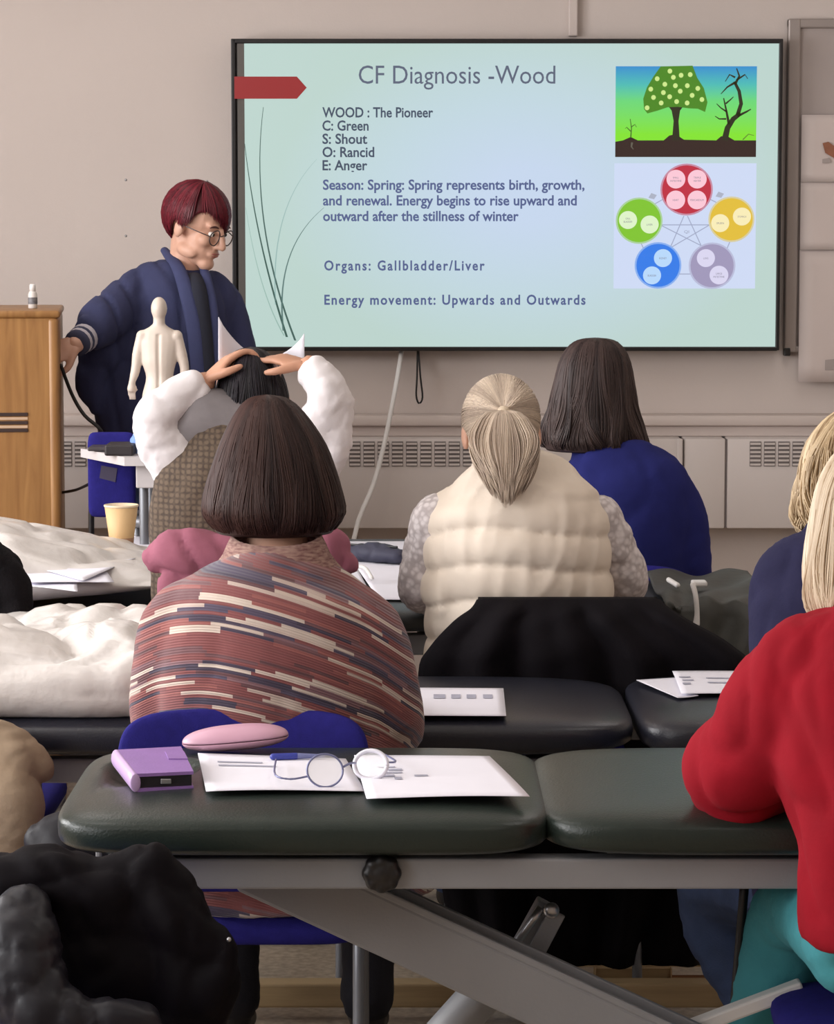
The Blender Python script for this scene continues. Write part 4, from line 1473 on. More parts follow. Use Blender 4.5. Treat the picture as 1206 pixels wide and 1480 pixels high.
def tweed():
    m, nt, N, L, b = new_mat('brown_check')
    tc = N.new('ShaderNodeTexCoord')
    w1 = N.new('ShaderNodeTexWave')
    w1.inputs['Scale'].default_value = 26
    w1.inputs['Distortion'].default_value = 2
    w2 = N.new('ShaderNodeTexWave')
    w2.bands_direction = 'Z'
    w2.inputs['Scale'].default_value = 26
    w2.inputs['Distortion'].default_value = 2
    nz = N.new('ShaderNodeTexNoise')
    nz.inputs['Scale'].default_value = 110
    for q_ in (w1, w2, nz):
        L.new(tc.outputs['Object'], q_.inputs['Vector'])
    mx = N.new('ShaderNodeMath')
    mx.operation = 'MULTIPLY'
    L.new(w1.outputs['Fac'], mx.inputs[0])
    L.new(w2.outputs['Fac'], mx.inputs[1])
    ad = N.new('ShaderNodeMath')
    ad.operation = 'ADD'
    L.new(mx.outputs[0], ad.inputs[0])
    L.new(nz.outputs['Fac'], ad.inputs[1])
    rp = N.new('ShaderNodeValToRGB')
    rp.color_ramp.elements[0].position = 0.4
    rp.color_ramp.elements[0].color = (*srgb(66, 54, 46), 1)
    rp.color_ramp.elements[1].position = 1.0
    rp.color_ramp.elements[1].color = (*srgb(98, 83, 69), 1)
    L.new(ad.outputs[0], rp.inputs['Fac'])
    L.new(rp.outputs['Color'], b.inputs['Base Color'])
    b.inputs['Roughness'].default_value = 0.95
    return m


garment('gilet', gv, tweed(), pe, 0.011, 5, (0.006, 24, 31))
sc_ = MB()
sc_.tube([P(262, 628, 5.79), P(300, 612, 5.80), P(350, 622, 5.81), P(420, 640, 5.80)], [(0.05, 0.055), (0.075, 0.075), (0.085, 0.075), (0.05, 0.05)], 18, side=(0, 1, 0))
garment('grey_hood', sc_, mat('grey_jersey', srgb(120, 114, 116), 0.9, var=0.06, vscale=30), pe, 0.010, 5, (0.006, 24, 33))
HK = hair_mat('hair_black', srgb(14, 11, 15), srgb(50, 45, 54), 0.42)
prof = [(0, 0.02, 0.118, 0), (0.14, 0.45, 0.104, 0), (0.32, 0.80, 0.056, 0), (0.5, 0.96, -0.005, 0), (0.7, 0.98, -0.06, 0.0), (0.86, 0.86, -0.105, 0.003), (1.0, 0.66, -0.135, 0.006)]
hair_mass(pe, HK, prof, P(363, 582, 5.865), 0.081, 0.116, 2600, -240, 60, 8, sway=12, jit=0.006, r=0.0014, tip_jit=0.2)
# sheet of paper they hold behind the fingers
o = MB().sheet(lambda u, v: P(316 + 124 * u, 458 + 24 * u + 46 * math.sin(math.pi * u) ** 0.8 * (1 - v) + v * (60 - 24 * u) + 10 * v, 5.90 + 0.05 * math.sin(math.pi * u)), 20, 8).build('paper_sheet', M_PAPER, None, True)
solidify(o, 0.0012)
tag(o, 'curled white paper held up behind the black-haired head, two corners showing', 'paper')

# ------------------------------------------------------------------ person in the cream quilted gilet
sp = [P(748, 1095, 5.83), P(748, 930, 5.82), P(746, 800, 5.79), P(744, 740, 5.79), P(738, 705, 5.80), P(732, 686, 5.83)]
sr = [(0.18, 0.135), (0.175, 0.13), (0.175, 0.125), (0.165, 0.115), (0.125, 0.085), (0.06, 0.058)]
Mh = head_matrix(P(724, 628, 5.88), 6, -26)
armL = [P(634, 750, 5.80), P(610, 850, 5.86), P(622, 862, 6.10)]
armR = [P(862, 750, 5.80), P(905, 842, 5.86), P(880, 860, 6.10)]
pe = make_person((sp[0].x, sp[0].y, 0), 'person with a blonde ponytail in a cream quilted gilet, seated with back turned', sp, sr, Mh,
                 [(armL, (0.5, 0.8, 0), (0, 0, -1), 1, 20), (armR, (-0.5, 0.8, 0), (0, 0, -1), -1, 20)], sit_legs(sp[0]), trousers=M_JEANS)


def lace():
    m, nt, N, L, b = new_mat('white_lace')
    tc = N.new('ShaderNodeTexCoord')
    vo = N.new('ShaderNodeTexVoronoi')
    vo.inputs['Scale'].default_value = 75
    nz = N.new('ShaderNodeTexNoise')
    nz.inputs['Scale'].default_value = 40
    L.new(tc.outputs['Object'], vo.inputs['Vector'])
    L.new(tc.outputs['Object'], nz.inputs['Vector'])
    ml = N.new('ShaderNodeMath')
    ml.operation = 'MULTIPLY'
    L.new(vo.outputs['Distance'], ml.inputs[0])
    L.new(nz.outputs['Fac'], ml.inputs[1])
    rp = N.new('ShaderNodeValToRGB')
    rp.color_ramp.elements[0].position = 0.12
    rp.color_ramp.elements[0].color = (*srgb(224, 216, 216), 1)
    rp.color_ramp.elements[1].position = 0.34
    rp.color_ramp.elements[1].color = (*srgb(186, 176, 176), 1)
    L.new(ml.outputs[0], rp.inputs['Fac'])
    L.new(rp.outputs['Color'], b.inputs['Base Color'])
    b.inputs['Roughness'].default_value = 0.85
    bp = N.new('ShaderNodeBump')
    bp.inputs['Strength'].default_value = 0.4
    bp.inputs['Distance'].default_value = 0.003
    L.new(vo.outputs['Distance'], bp.inputs['Height'])
    L.new(bp.outputs[0], b.inputs['Normal'])
    return m


M_LACE = lace()
for ar_ in (armL, armR):
    la = MB().tube([ar_[0], ar_[0] * 0.4 + ar_[1] * 0.6, ar_[1], ar_[2]], [0.056, 0.055, 0.050, 0.04], 16)
    garment('lace_sleeve', la, M_LACE, pe, 0.010, 4, (0.007, 30, 41))
ve = MB()
ve.tube(sp[:-1] + [P(733, 690, 5.82)], [(a + 0.016, b_ + 0.018) for a, b_ in sr[:-1]] + [(0.078, 0.075)], 26)
ve.tube([P(655, 742, 5.80), P(742, 724, 5.79), P(838, 742, 5.80)], [(0.05, 0.05), (0.075, 0.08), (0.05, 0.05)], 20, side=(0, 1, 0))
ve.tube([P(660, 760, 5.79), P(650, 860, 5.80)], [(0.06, 0.09), (0.055, 0.1)], 18)
ve.tube([P(838, 760, 5.79), P(845, 860, 5.80)], [(0.06, 0.09), (0.055, 0.1)], 18)


def quilt(co, no):
    xx = (co[:, 0] - X(745, 5.7)) / 0.17
    z_ = co[:, 2] - Z(868, 5.68) + 0.020 * xx * xx + 0.006 * np.sin(xx * 3.0)
    ph = z_ / 0.075
    puff = np.abs(np.sin(math.pi * ph)) ** 0.38
    top = np.clip((co[:, 2] - Z(735, 5.7)) / 0.03, 0, 1)
    h = puff * (1 - top) + 0.85 * top
    wr = 0.007 * (1 - np.minimum(1, np.abs(waves(co, 70, 52, 5, (1.0, 1, 0.5))) * 1.5)) * (0.4 + 0.6 * (1 - puff))
    return co + no * (0.017 * (h - 0.6) + wr)[:, None]


garment('gilet', ve, mat('cream_nylon', srgb(232, 218, 202), 0.6, var=0.03, vscale=14, bump=0.05, bscale=90), pe, 0.0075, 6, None, quilt)
HBL = hair_mat('hair_ash_blonde', srgb(140, 120, 108), srgb(228, 210, 190), 0.5)
# scalp hair drawn back to the tie, then the tail
hc_ = Mh @ Vector((0, -0.014, 0.022))
tie = P(728, 594, 5.775)
rg = random.Random(12)
sk = MB().ell((0, -0.014, 0.030), (0.080, 0.100, 0.090), Mh, 28, 18).build('hair_base', HBL, pe, True)
at = sk.data.attributes.new('tone', 'FLOAT', 'POINT')
at.data.foreach_set('value', np.full(len(sk.data.vertices), 0.5, dtype=np.float32))
pth = []
td = (Mh.inverted() @ tie - Vector((0, -0.014, 0.03)))
td = Vector((td.x / 0.083, td.y / 0.103, td.z / 0.093)).normalized()
for k in range(1700):
    an = rg.uniform(0, 2 * math.pi)
    # hairline directions around the face opening
    ref = td.orthogonal().normalized()
    oth = td.cross(ref)
    spread_ = R(rg.uniform(25, 128))
    d0 = (td * math.cos(spread_) + (ref * math.cos(an) + oth * math.sin(an)) * math.sin(spread_)).normalized()
    if d0.z < -0.62:
        continue
    pts = []
    for j in range(9):
        e = j / 8
        d1 = d0.slerp(td, e)
        kk = 1.0 + 0.02 * math.sin(e * 3.1) + rg.uniform(0, 0.004)
        pts.append(Mh @ (Vector((d1.x * 0.083 * kk, d1.y * 0.103 * kk, d1.z * 0.093 * kk)) + Vector((0, -0.014, 0.03))))
    tone = min(1, max(0, 0.45 + 0.18 * math.sin(an * 9) + 0.4 * rg.random()))
    pth.append((pts, tone, rg.uniform(0.6, 1.2)))
for k in range(1500):                                  # the tail spreads into a loose fan over the back
    u = rg.uniform(-1, 1)
    ln = rg.uniform(0.72, 1.0) * (1.0 - 0.18 * abs(u))
    zend = 594 + 142 * ln
    yo = rg.uniform(-0.008, 0.014)
    pts = []
    for j in range(12):
        e = j / 11
        wd_ = 7 + 45 * math.sin(math.pi * 0.86 * e ** 0.8)
        px_ = 728 + 4 * e + u * wd_ + 1.5 * math.sin(5 * e + u * 9)
        py_ = 592 - 4 * math.sin(min(1, e * 4) * math.pi) + (zend - 592) * e
        pts.append(P(px_, py_, 5.768 - 0.138 * math.sin(math.pi / 2 * e ** 0.8) + yo * (0.3 + 0.7 * e) + 0.02 * u * u))
    tone = min(1, max(0, 0.55 + 0.2 * math.sin(u * 11 + 1) + 0.4 * (rg.random() - 0.4)))
    pth.append((pts, tone, rg.uniform(0.6, 1.3)))
strands('hair', pth, HBL, pe, 0.0014)
MB().ell(tie, (0.013, 0.014, 0.011)).build('hair_tie', mat('hair_tie', srgb(214, 196, 172), 0.7, var=0.1, vscale=60), pe, True)

# ------------------------------------------------------------------ person in royal blue
D = 6.82
sp = [P(885, 1000, 6.86), P(888, 870, 6.85), P(892, 770, 6.82), P(888, 715, 6.82), P(874, 675, 6.83), P(866, 650, 6.85)]
sr = [(0.18, 0.135), (0.18, 0.13), (0.185, 0.125), (0.18, 0.115), (0.13, 0.085), (0.06, 0.058)]
Mh = head_matrix(P(858, 556, 6.90), 4, -8)
armL = [P(796, 735, 6.83), P(786, 840, 6.80), P(800, 850, 6.52)]
armR = [P(982, 745, 6.83), P(1000, 835, 6.84), P(985, 850, 7.05)]
armL[2] = P(820, 815, 7.1)
pe = make_person((sp[0].x, sp[0].y, 0), 'person with shoulder-length brown hair in a royal blue top below the screen', sp, sr, Mh,
                 [(armL, (0.5, 0.8, 0), (0, 0, -1), 1, 20), (armR, (-0.5, 0.8, 0), (0, 0, -1), -1, 20)], sit_legs(sp[0]), trousers=M_DARKTR)
bl = MB()
bl.tube(sp[:-1] + [P(866, 656, 6.845)], [(a + 0.012, b_ + 0.012) for a, b_ in sr[:-1]] + [(0.07, 0.066)], 22)
bl.tube([P(960, 715, 6.82)] + armR, [0.075, 0.07, 0.055, 0.042], 16)
bl.tube([P(820, 715, 6.82)] + armL, [0.075, 0.07, 0.055, 0.042], 16)
garment('top', bl, mat('royal_blue_knit', srgb(36, 40, 104), 0.9, spec=0.2, var=0.08, vscale=20, bump=0.08, bscale=150), pe, 0.012, 6, (0.007, 18, 61))
HD = hair_mat('hair_dark_brown', srgb(32, 22, 24), srgb(92, 74, 70), 0.48)
prof = [(0, 0.02, 0.118, 0.004), (0.12, 0.40, 0.108, 0.002), (0.28, 0.64, 0.066, 0), (0.46, 0.76, -0.005, -0.002), (0.64, 0.85, -0.06, -0.004), (0.82, 0.98, -0.115, -0.004), (0.94, 1.0, -0.145, 0), (1.0, 0.95, -0.155, 0.0)]
hair_mass(pe, HD, prof, P(860, 557, 6.88), 0.128, 0.125, 2600, -230, 50, 15, sway=8, jit=0.004, r=0.0015, tip_jit=0.12)

# ------------------------------------------------------------------ person in the navy cardigan (right edge)
D = 4.76
sp = [P(1235, 1290, 4.82), P(1232, 1120, 4.81), P(1228, 960, 4.77), P(1224, 870, 4.77), P(1220, 810, 4.78), P(1216, 770, 4.81)]
sr = [(0.17, 0.14), (0.16, 0.13), (0.16, 0.125), (0.155, 0.115), (0.12, 0.085), (0.058, 0.056)]
Mh = head_matrix(P(1236, 680, 4.87), 0, -10)
armL = [P(1140, 850, 4.78), P(1130, 975, 4.82), P(1160, 1000, 5.08)]
armR = [P(1320, 850, 4.78), P(1335, 1000, 4.82), P(1300, 1000, 5.10)]
lg = sit_legs(sp[0])
lg[0] = (sp[0] + Vector((-0.09, 0.02, 0)), P(1035, 1290, 5.08), P(1090, 1500, 4.98), P(1080, 1540, 5.12))
lg[0] = (lg[0][0], lg[0][1], P(1095, 1475, 5.0) * 1.0, P(1085, 1520, 5.15))
kz = lg[0][2]
lg[0] = (lg[0][0], lg[0][1], Vector((kz.x + 0.04, kz.y, 0.09)), Vector((kz.x + 0.03, kz.y + 0.15, 0.035)))
pe = make_person((sp[0].x, sp[0].y, 0), 'person with curly blonde hair in a navy cardigan, cut off by the right edge', sp, sr, Mh,
                 [(armL, (0.5, 0.8, 0), (0, 0, -1), 1, 20), (armR, (-0.5, 0.8, 0), (0, 0, -1), -1, 20)], lg, trousers=M_JEANS, leg_r=(0.092, 0.078, 0.058))
nv_ = MB()
nv_.tube(sp[:-1] + [P(1217, 780, 4.80)], [(a + 0.012, b_ + 0.012) for a, b_ in sr[:-1]] + [(0.07, 0.066)], 22)
nv_.tube([P(1170, 825, 4.77)] + armL, [0.07, 0.066, 0.055, 0.042], 16)
nv_.tube([P(1280, 825, 4.77)] + armR, [0.07, 0.066, 0.055, 0.042], 16)
nv_.tube([P(1150, 900, 4.77), P(1138, 1000, 4.79)], [(0.055, 0.07), (0.05, 0.07)], 16)
garment('cardigan', nv_, mat('navy_knit', srgb(40, 39, 68), 0.9, spec=0.2, var=0.08, vscale=20, bump=0.08, bscale=150), pe, 0.011, 6, (0.007, 18, 71, (1.4, 1, 0.6)))
HC = hair_mat('hair_curly_blonde', srgb(120, 92, 62), srgb(238, 214, 176), 0.45)
prof = [(0, 0.02, 0.115, 0), (0.14, 0.48, 0.10, 0), (0.32, 0.82, 0.052, 0), (0.52, 0.95, -0.01, 0), (0.72, 1.02, -0.06, 0), (0.88, 0.98, -0.095, 0), (1.0, 0.85, -0.115, 0)]
hair_mass(pe, HC, prof, P(1246, 682, 4.85), 0.108, 0.12, 1800, -235, 55, 18, wave=0.05, wfreq=1.2, sway=16, jit=0.012, r=0.0018, tip_jit=0.22)

# ------------------------------------------------------------------ person in red (right foreground)
sp = [P(1300, 1345, 3.86), P(1300, 1230, 3.85), P(1292, 1090, 3.86), P(1284, 1000, 3.88), P(1268, 930, 3.92), P(1256, 885, 3.96)]
sr = [(0.125, 0.12), (0.12, 0.105), (0.13, 0.10), (0.14, 0.10), (0.11, 0.08), (0.058, 0.056)]
Mh = head_matrix(P(1262, 765, 4.02), -8, -18)
armL = [P(1170, 985, 3.91), P(1062, 1128, 4.02), P(1190, 1110, 4.20)]
armR = [P(1390, 985, 3.91), P(1440, 1150, 4.02), P(1340, 1105, 4.22)]
pl = sp[0]
lg = [(pl + Vector((-0.055, 0.03, -0.03)), P(1148, 1325, 4.28), Vector((X(1096, 4.30), 4.30, 0.09)), Vector((X(1080, 4.30), 4.44, 0.035))),
      (pl + Vector((0.09, 0.02, -0.01)), P(1290, 1300, 4.28), Vector((X(1290, 4.28), 4.30, 0.09)), Vector((X(1290, 4.28), 4.44, 0.035)))]
pe = make_person((pl.x, pl.y, 0), 'person in a red long-sleeved top leaning on the foreground couch at the right edge', sp, sr, Mh,
                 [(armL, (0.85, 0.35, 0), (0, 0, -1), 1, 20), (armR, (-0.85, 0.4, 0), (0, 0, -1), -1, 20)], lg,
                 trousers=mat('teal_cotton', srgb(62, 142, 152), 0.85, var=0.08, vscale=14, bump=0.1, bscale=120), leg_r=(0.075, 0.074, 0.068))
rd = MB()
rd.tube(sp[:-1] + [P(1258, 898, 3.95)], [(a + 0.014, b_ + 0.014) for a, b_ in sr[:-1]] + [(0.072, 0.07)], 22, cap=0.15)
rd.tube([P(1235, 945, 3.92), P(1165, 975, 3.92), P(1105, 1065, 3.97), P(1060, 1122, 4.02), P(1120, 1128, 4.10), armL[2]], [0.075, 0.082, 0.080, 0.072, 0.062, 0.045], 18)
rd.tube([P(1330, 945, 3.92), armR[0], armR[1], armR[2]], [0.075, 0.075, 0.068, 0.045], 18)
rd.tube([P(1200, 1000, 3.89), P(1190, 1100, 3.88), P(1212, 1220, 3.86), P(1222, 1310, 3.86)], [(0.075, 0.08), (0.062, 0.085), (0.046, 0.09), (0.05, 0.1)], 18, cap=0.3)
garment('red_top', rd, mat('red_jersey', srgb(138, 11, 29), 0.9, spec=0.2, var=0.08, vscale=14, bump=0.06, bscale=120), pe, 0.010, 6, (0.012, 14, 83, (1.0, 1, 0.7)))
HS = hair_mat('hair_straight_blonde', srgb(168, 142, 112), srgb(240, 224, 200), 0.45)
prof = [(0, 0.02, 0.115, 0), (0.10, 0.50, 0.10, 0), (0.24, 0.82, 0.05, 0), (0.42, 0.95, -0.02, 0), (0.62, 0.98, -0.08, -0.004), (0.82, 0.92, -0.125, -0.008), (1.0, 0.80, -0.150, -0.010)]
hair_mass(pe, HS, prof, P(1268, 745, 4.0), 0.098, 0.115, 1800, -235, 55, 22, sway=7, jit=0.005, r=0.0016, tip_jit=0.25)

# ------------------------------------------------------------------ standing person in the blue robe
D = 7.9
sp = [P(222, 690, 7.92), P(228, 620, 7.92), P(248, 500, 7.91), P(258, 430, 7.91), P(264, 400, 7.91), P(269, 384, 7.91)]
sr = [(0.155, 0.12), (0.14, 0.11), (0.155, 0.11), (0.15, 0.10), (0.10, 0.075), (0.052, 0.05)]
Mh = head_matrix(P(285, 327, 7.87), -122, -19, 0, 0.93)
armR_ = [P(196, 425, 7.88), P(146, 470, 7.74), P(110, 497, 7.60)]
armL_ = [P(322, 440, 7.93), P(338, 520, 7.93), P(322, 590, 7.82)]
lg = [(P(205, 700, 7.92), Vector((X(212, 7.9), 7.9, 0.50)), Vector((X(210, 7.9), 7.95, 0.09)), Vector((X(225, 7.9), 7.82, 0.035))),
      (P(240, 700, 7.92), Vector((X(250, 7.9), 7.9, 0.50)), Vector((X(255, 7.9), 7.95, 0.09)), Vector((X(270, 7.9), 7.82, 0.035)))]
pe = make_person((sp[0].x, sp[0].y, 0), 'standing person with short dark red hair, glasses and a wide blue robe, looking down', sp, sr, Mh,
                 [(armR_, (-0.8, -0.35, -0.3), (-0.5, 0.5, -0.6), 1, 28), (armL_, (0.2, -0.4, -0.7), (-1, 0, 0), 1, 25)], lg, trousers=M_JEANS, neck_r=0.05, leg_r=(0.085, 0.065, 0.05), hand_k=0.95)
rb = MB()
rb.tube([P(172, 632, 7.90), P(205, 575, 7.90), P(240, 500, 7.90), P(256, 440, 7.90), P(263, 405, 7.905), P(267, 392, 7.905)],
        [(0.075, 0.09), (0.15, 0.12), (0.175, 0.13), (0.165, 0.12), (0.115, 0.09), (0.072, 0.07)], 24, cap=0.25)
rb.tube([P(250, 640, 7.90), P(262, 560, 7.90), P(280, 470, 7.90)], [(0.12, 0.10), (0.13, 0.11), (0.11, 0.10)], 20)
rb.tube([P(235, 405, 7.90), P(196, 423, 7.88), P(158, 458, 7.77), P(128, 481, 7.66)], [(0.06, 0.06), (0.065, 0.065), (0.06, 0.06), (0.045, 0.045)], 18, cap=0.3)
rb.tube([P(180, 440, 7.85), P(150, 500, 7.79), P(128, 548, 7.79), P(140, 590, 7.82)], [(0.06, 0.05), (0.062, 0.04), (0.042, 0.03), (0.02, 0.02)], 18)
rb.tube([P(190, 470, 7.86), P(175, 560, 7.85), P(170, 622, 7.87)], [(0.08, 0.06), (0.085, 0.06), (0.06, 0.05)], 18)
rb.tube([P(300, 418, 7.905), P(324, 440, 7.92), P(340, 510, 7.92), P(348, 570, 7.90)], [0.055, 0.06, 0.062, 0.07], 18)
garment('robe', rb, mat('robe_blue', srgb(47, 51, 86), 0.88, var=0.08, vscale=14, bump=0.1, bscale=90), pe, 0.010, 4, (0.014, 17, 95, (1.5, 1, 0.35)))
ts = MB().tube([P(280, 408, 7.835), P(285, 425, 7.795), P(293, 480, 7.765), P(299, 560, 7.765)], [(0.032, 0.03), (0.030, 0.03), (0.028, 0.025), (0.03, 0.025)], 16)
garment('shirt', ts, mat('shirt_navy', srgb(30, 32, 46), 0.9, var=0.08), pe, 0.007, 3)
M_LAPEL = mat('robe_trim', srgb(54, 59, 96), 0.88, var=0.08, vscale=14, bump=0.1, bscale=90)
MB().tube([P(238, 362, 7.93), P(246, 372, 7.88), P(258, 388, 7.825), P(270, 425, 7.772), P(281, 480, 7.745), P(288, 560, 7.745)], [(0.012, 0.010), (0.016, 0.010), (0.019, 0.009), (0.021, 0.009), (0.021, 0.009), (0.02, 0.009)], 12).build('lapel', M_LAPEL, pe, True)
MB().tube([P(292, 385, 7.87), P(298, 400, 7.83), P(305, 440, 7.79), P(309, 490, 7.77), P(311, 560, 7.765)], [(0.010, 0.008), (0.014, 0.009), (0.018, 0.009), (0.019, 0.009), (0.019, 0.009)], 12).build('lapel', M_LAPEL, pe, True)
for k in range(4):
    c0 = armR_[1] * (0.30 - 0.075 * k) + armR_[2] * (0.70 + 0.075 * k)
    dd = (armR_[2] - armR_[1]).normalized()
    MB().tube([c0 - dd * 0.007, c0 + dd * 0.007], [0.040 - 0.001 * k, 0.040 - 0.001 * k], 18, cap=0.35).build('cuff_band', mat('cuff_%d' % (k % 2), srgb(182, 176, 184) if k % 2 == 0 else srgb(58, 60, 84), 0.9, var=0.05), pe, True)


def cap_hair(parent, m, M, endz, n, seed, r=0.0015, a=(0.083, 0.103, 0.096), c=(0, -0.014, 0.032), drift=None, thick=0.0):
    """short hair combed from the crown over the skull; endz(theta) = local height where it ends; theta 0 looks forward, 90 to local +X"""
    rg = random.Random(seed)
    c = Vector(c)

    def pt(th, ph, k=1.0):
        return Vector((a[0] * k * math.sin(ph) * math.sin(R(th)), a[1] * k * math.sin(ph) * math.cos(R(th)), a[2] * k * math.cos(ph))) + c

    def phend(th):
        z = endz(th)
        return math.acos(max(-0.98, min(0.98, (z - c.z) / a[2])))
    mb = MB()
    nu, nv = 72, 16
    vs = [M @ pt(i * 360 / nu, phend(i * 360 / nu) * (0.97 * j / nv + 0.001), 0.965) for j in range(nv + 1) for i in range(nu)]
    fs = [(j * nu + i, j * nu + (i + 1) % nu, (j + 1) * nu + (i + 1) % nu, (j + 1) * nu + i) for j in range(nv) for i in range(nu)]
    o = mb.add(vs, fs).build('hair_base', m, parent, True)
    at_ = o.data.attributes.new('tone', 'FLOAT', 'POINT')
    at_.data.foreach_set('value', np.full(len(o.data.vertices), 0.3, dtype=np.float32))
    solidify(o, 0.006, -1)
    paths = []
    for i in range(n):
        th = rg.uniform(0, 360)
        k = 1 + rg.uniform(0.0, 0.05)
        sh = rg.uniform(-8, 8) + (drift(th) if drift else 0)
        t1 = rg.uniform(0.9, 1.06)
        pts = []
        for j in range(11):
            t = t1 * j / 10
            thj = th + sh * t
            lift = 0.03 * max(0, t - 0.9) * 10 * rg.random()
            pts.append(M @ pt(thj, phend(thj) * t, k + thick * math.sin(min(1, t) * math.pi) + lift * 0.3))
        paths.append((pts, min(1, max(0, 0.3 + 0.3 * math.sin(th * 0.4) + 0.4 * rg.random())), rg.uniform(0.7, 1.3)))
    return strands('hair', paths, m, parent, r)


HR = hair_mat('hair_burgundy', srgb(52, 12, 22), srgb(124, 34, 48), 0.4)


def endz(th):
    th = (th + 180) % 360 - 180
    tab = [(-180, -0.070), (-130, -0.06), (-105, -0.03), (-85, -0.01), (-60, -0.022), (-35, -0.020), (-10, 0.012), (15, 0.045), (40, 0.064), (58, 0.052), (72, 0.008), (84, 0.004), (96, 0.020), (110, -0.02), (130, -0.062), (180, -0.070)]
    return interp(tab, th)[0]


cap_hair(pe, HR, Mh, endz, 2200, 31, drift=lambda th: -26 if ((th + 180) % 360 - 180) > -70 and ((th + 180) % 360 - 180) < 70 else 0, thick=0.03, a=(0.086, 0.106, 0.100))
# spectacles
gl = MB()
for s_ in (-1, 1):
    ring_ = [Mh @ Vector((s_ * 0.034 + 0.0245 * math.cos(R(t)), 0.101 - 0.004 * abs(math.cos(R(t))), -0.004 + 0.0235 * math.sin(R(t)))) for t in range(0, 361, 20)]
    MB().tube(ring_, 0.0018, 8, sub=2, cap=0).build('glasses_rim', mat('rim_dark', srgb(70, 56, 54), 0.3, var=0.1), pe, True)
    MB().tube([Mh @ Vector((s_ * 0.058, 0.098, 0.0)), Mh @ Vector((s_ * 0.076, 0.06, 0.004)), Mh @ Vector((s_ * 0.083, 0.0, 0.006))], 0.0016, 8).build('glasses_arm', mat('rim_dark', srgb(70, 56, 54), 0.3, var=0.1), pe, True)
MB().tube([Mh @ Vector((-0.010, 0.102, 0.002)), Mh @ Vector((0, 0.104, 0.005)), Mh @ Vector((0.010, 0.102, 0.002))], 0.0016, 8).build('glasses_bridge', mat('rim_dark', srgb(70, 56, 54), 0.3, var=0.1), pe, True)
for s_ in (-1, 1):
    MB().tube([Mh @ Vector((s_ * (0.018 + 0.011 * k), 0.0905 - 0.002 * k, 0.024 + 0.003 * math.sin(k * 1.2))) for k in range(4)], [0.002, 0.003, 0.003, 0.0015], 8).build('eyebrow', mat('brow_hair', srgb(82, 48, 44), 0.8, var=0.2, vscale=200), pe, True)

# ------------------------------------------------------------------ coats and jackets over the chairs
def drape(name, label, cat, rows, m, d_top, thick=0.012, seed=0, fold=0.02, nfold=5, behind=0.28, pucker=0.006):
    """a coat hung over a chair back. rows: [(left px, right px, y px, depth)] of the side seen from the camera, top to bottom"""
    t = thing(name, (P((rows[0][0] + rows[0][1]) / 2, rows[0][2], d_top).x, d_top, 0), label, cat)
    nu, nv = 60, 40
    rg = np.random.RandomState(seed)
    ph = rg.uniform(0, 6.28, 4)
    tab = smooth_tab([(i / (len(rows) - 1), *r_) for i, r_ in enumerate(rows)])

    def fn(u, v):
        if v < 0.22:                                     # part that goes over the chair back and down its far side
            e = 1 - v / 0.22
            l_, r__, y_, d0 = rows[0]
            p = P(l_ + (r__ - l_) * u, y_, d0)
            ang = e * math.pi / 2
            return Vector((p.x, p.y + 0.035 * math.sin(min(1, e * 3) * math.pi / 2) + 0.02 * e, p.z - behind * max(0, e - 0.33) ** 1.0 - 0.004 * e))
        e = (v - 0.22) / 0.78
        l_, r__, y_, d0 = interp(tab, e)
        p = P(l_ + (r__ - l_) * u, y_, d0)
        w = e ** 0.7
        f_ = fold * w * (math.sin(nfold * 6.28 * u + ph[0] + 0.8 * e) * 0.6 + math.sin(nfold * 10.3 * u + ph[1] - e) * 0.4)
        f_ += pucker * math.sin(17 * u + 9 * e + ph[2]) * math.sin(13 * e + 5 * u + ph[3])
        edge = 0.02 * (abs(2 * u - 1) ** 6)
        return p + Vector((0, f_ + edge, 0))
    o = MB().sheet(fn, nu, nv).build('coat_body', m, t, True)
    solidify(o, thick)
    return t


# black coat behind the cream gilet
ct = drape('black_coat', 'black coat draped over the chair back behind the cream gilet', 'coat',
           [(692, 952, 870, 5.60), (682, 968, 885, 5.575), (655, 1000, 905, 5.56), (622, 1060, 940, 5.55), (606, 1090, 985, 5.56), (620, 1085, 1150, 5.60), (660, 1010, 1395, 5.61)],
           M_BLACK_CLOTH, 5.62, 0.014, 4, 0.030, 4, pucker=0.003)
# pink jacket behind the brown gilet
pk = MB()
pk.tube([P(222, 806, 5.62), P(262, 793, 5.60), P(330, 806, 5.60), P(420, 808, 5.60), P(470, 798, 5.60), P(508, 818, 5.62)], [(0.03, 0.025), (0.045, 0.032), (0.05, 0.03), (0.055, 0.03), (0.05, 0.034), (0.014, 0.02)], 16, side=(0, 0, 1))
pk.tube([P(300, 830, 5.60), P(310, 960, 5.61)], [(0.10, 0.022), (0.11, 0.03)], 16)
pk.tube([P(420, 830, 5.60), P(415, 960, 5.61)], [(0.10, 0.022), (0.11, 0.03)], 16)
pk.tube([P(455, 790, 5.60), P(470, 830, 5.60)], [(0.035, 0.025), (0.055, 0.025)], 16)
pko = thing('pink_jacket', (X(355, 5.62), 5.62, 0.5), 'dusky pink jacket hung over the chair behind the brown gilet', 'jacket')
garment('jacket_body', pk, mat('pink_wool', srgb(150, 88, 106), 0.9, var=0.08, vscale=20, bump=0.1, bscale=80), pko, 0.009, 4, (0.012, 26, 101))

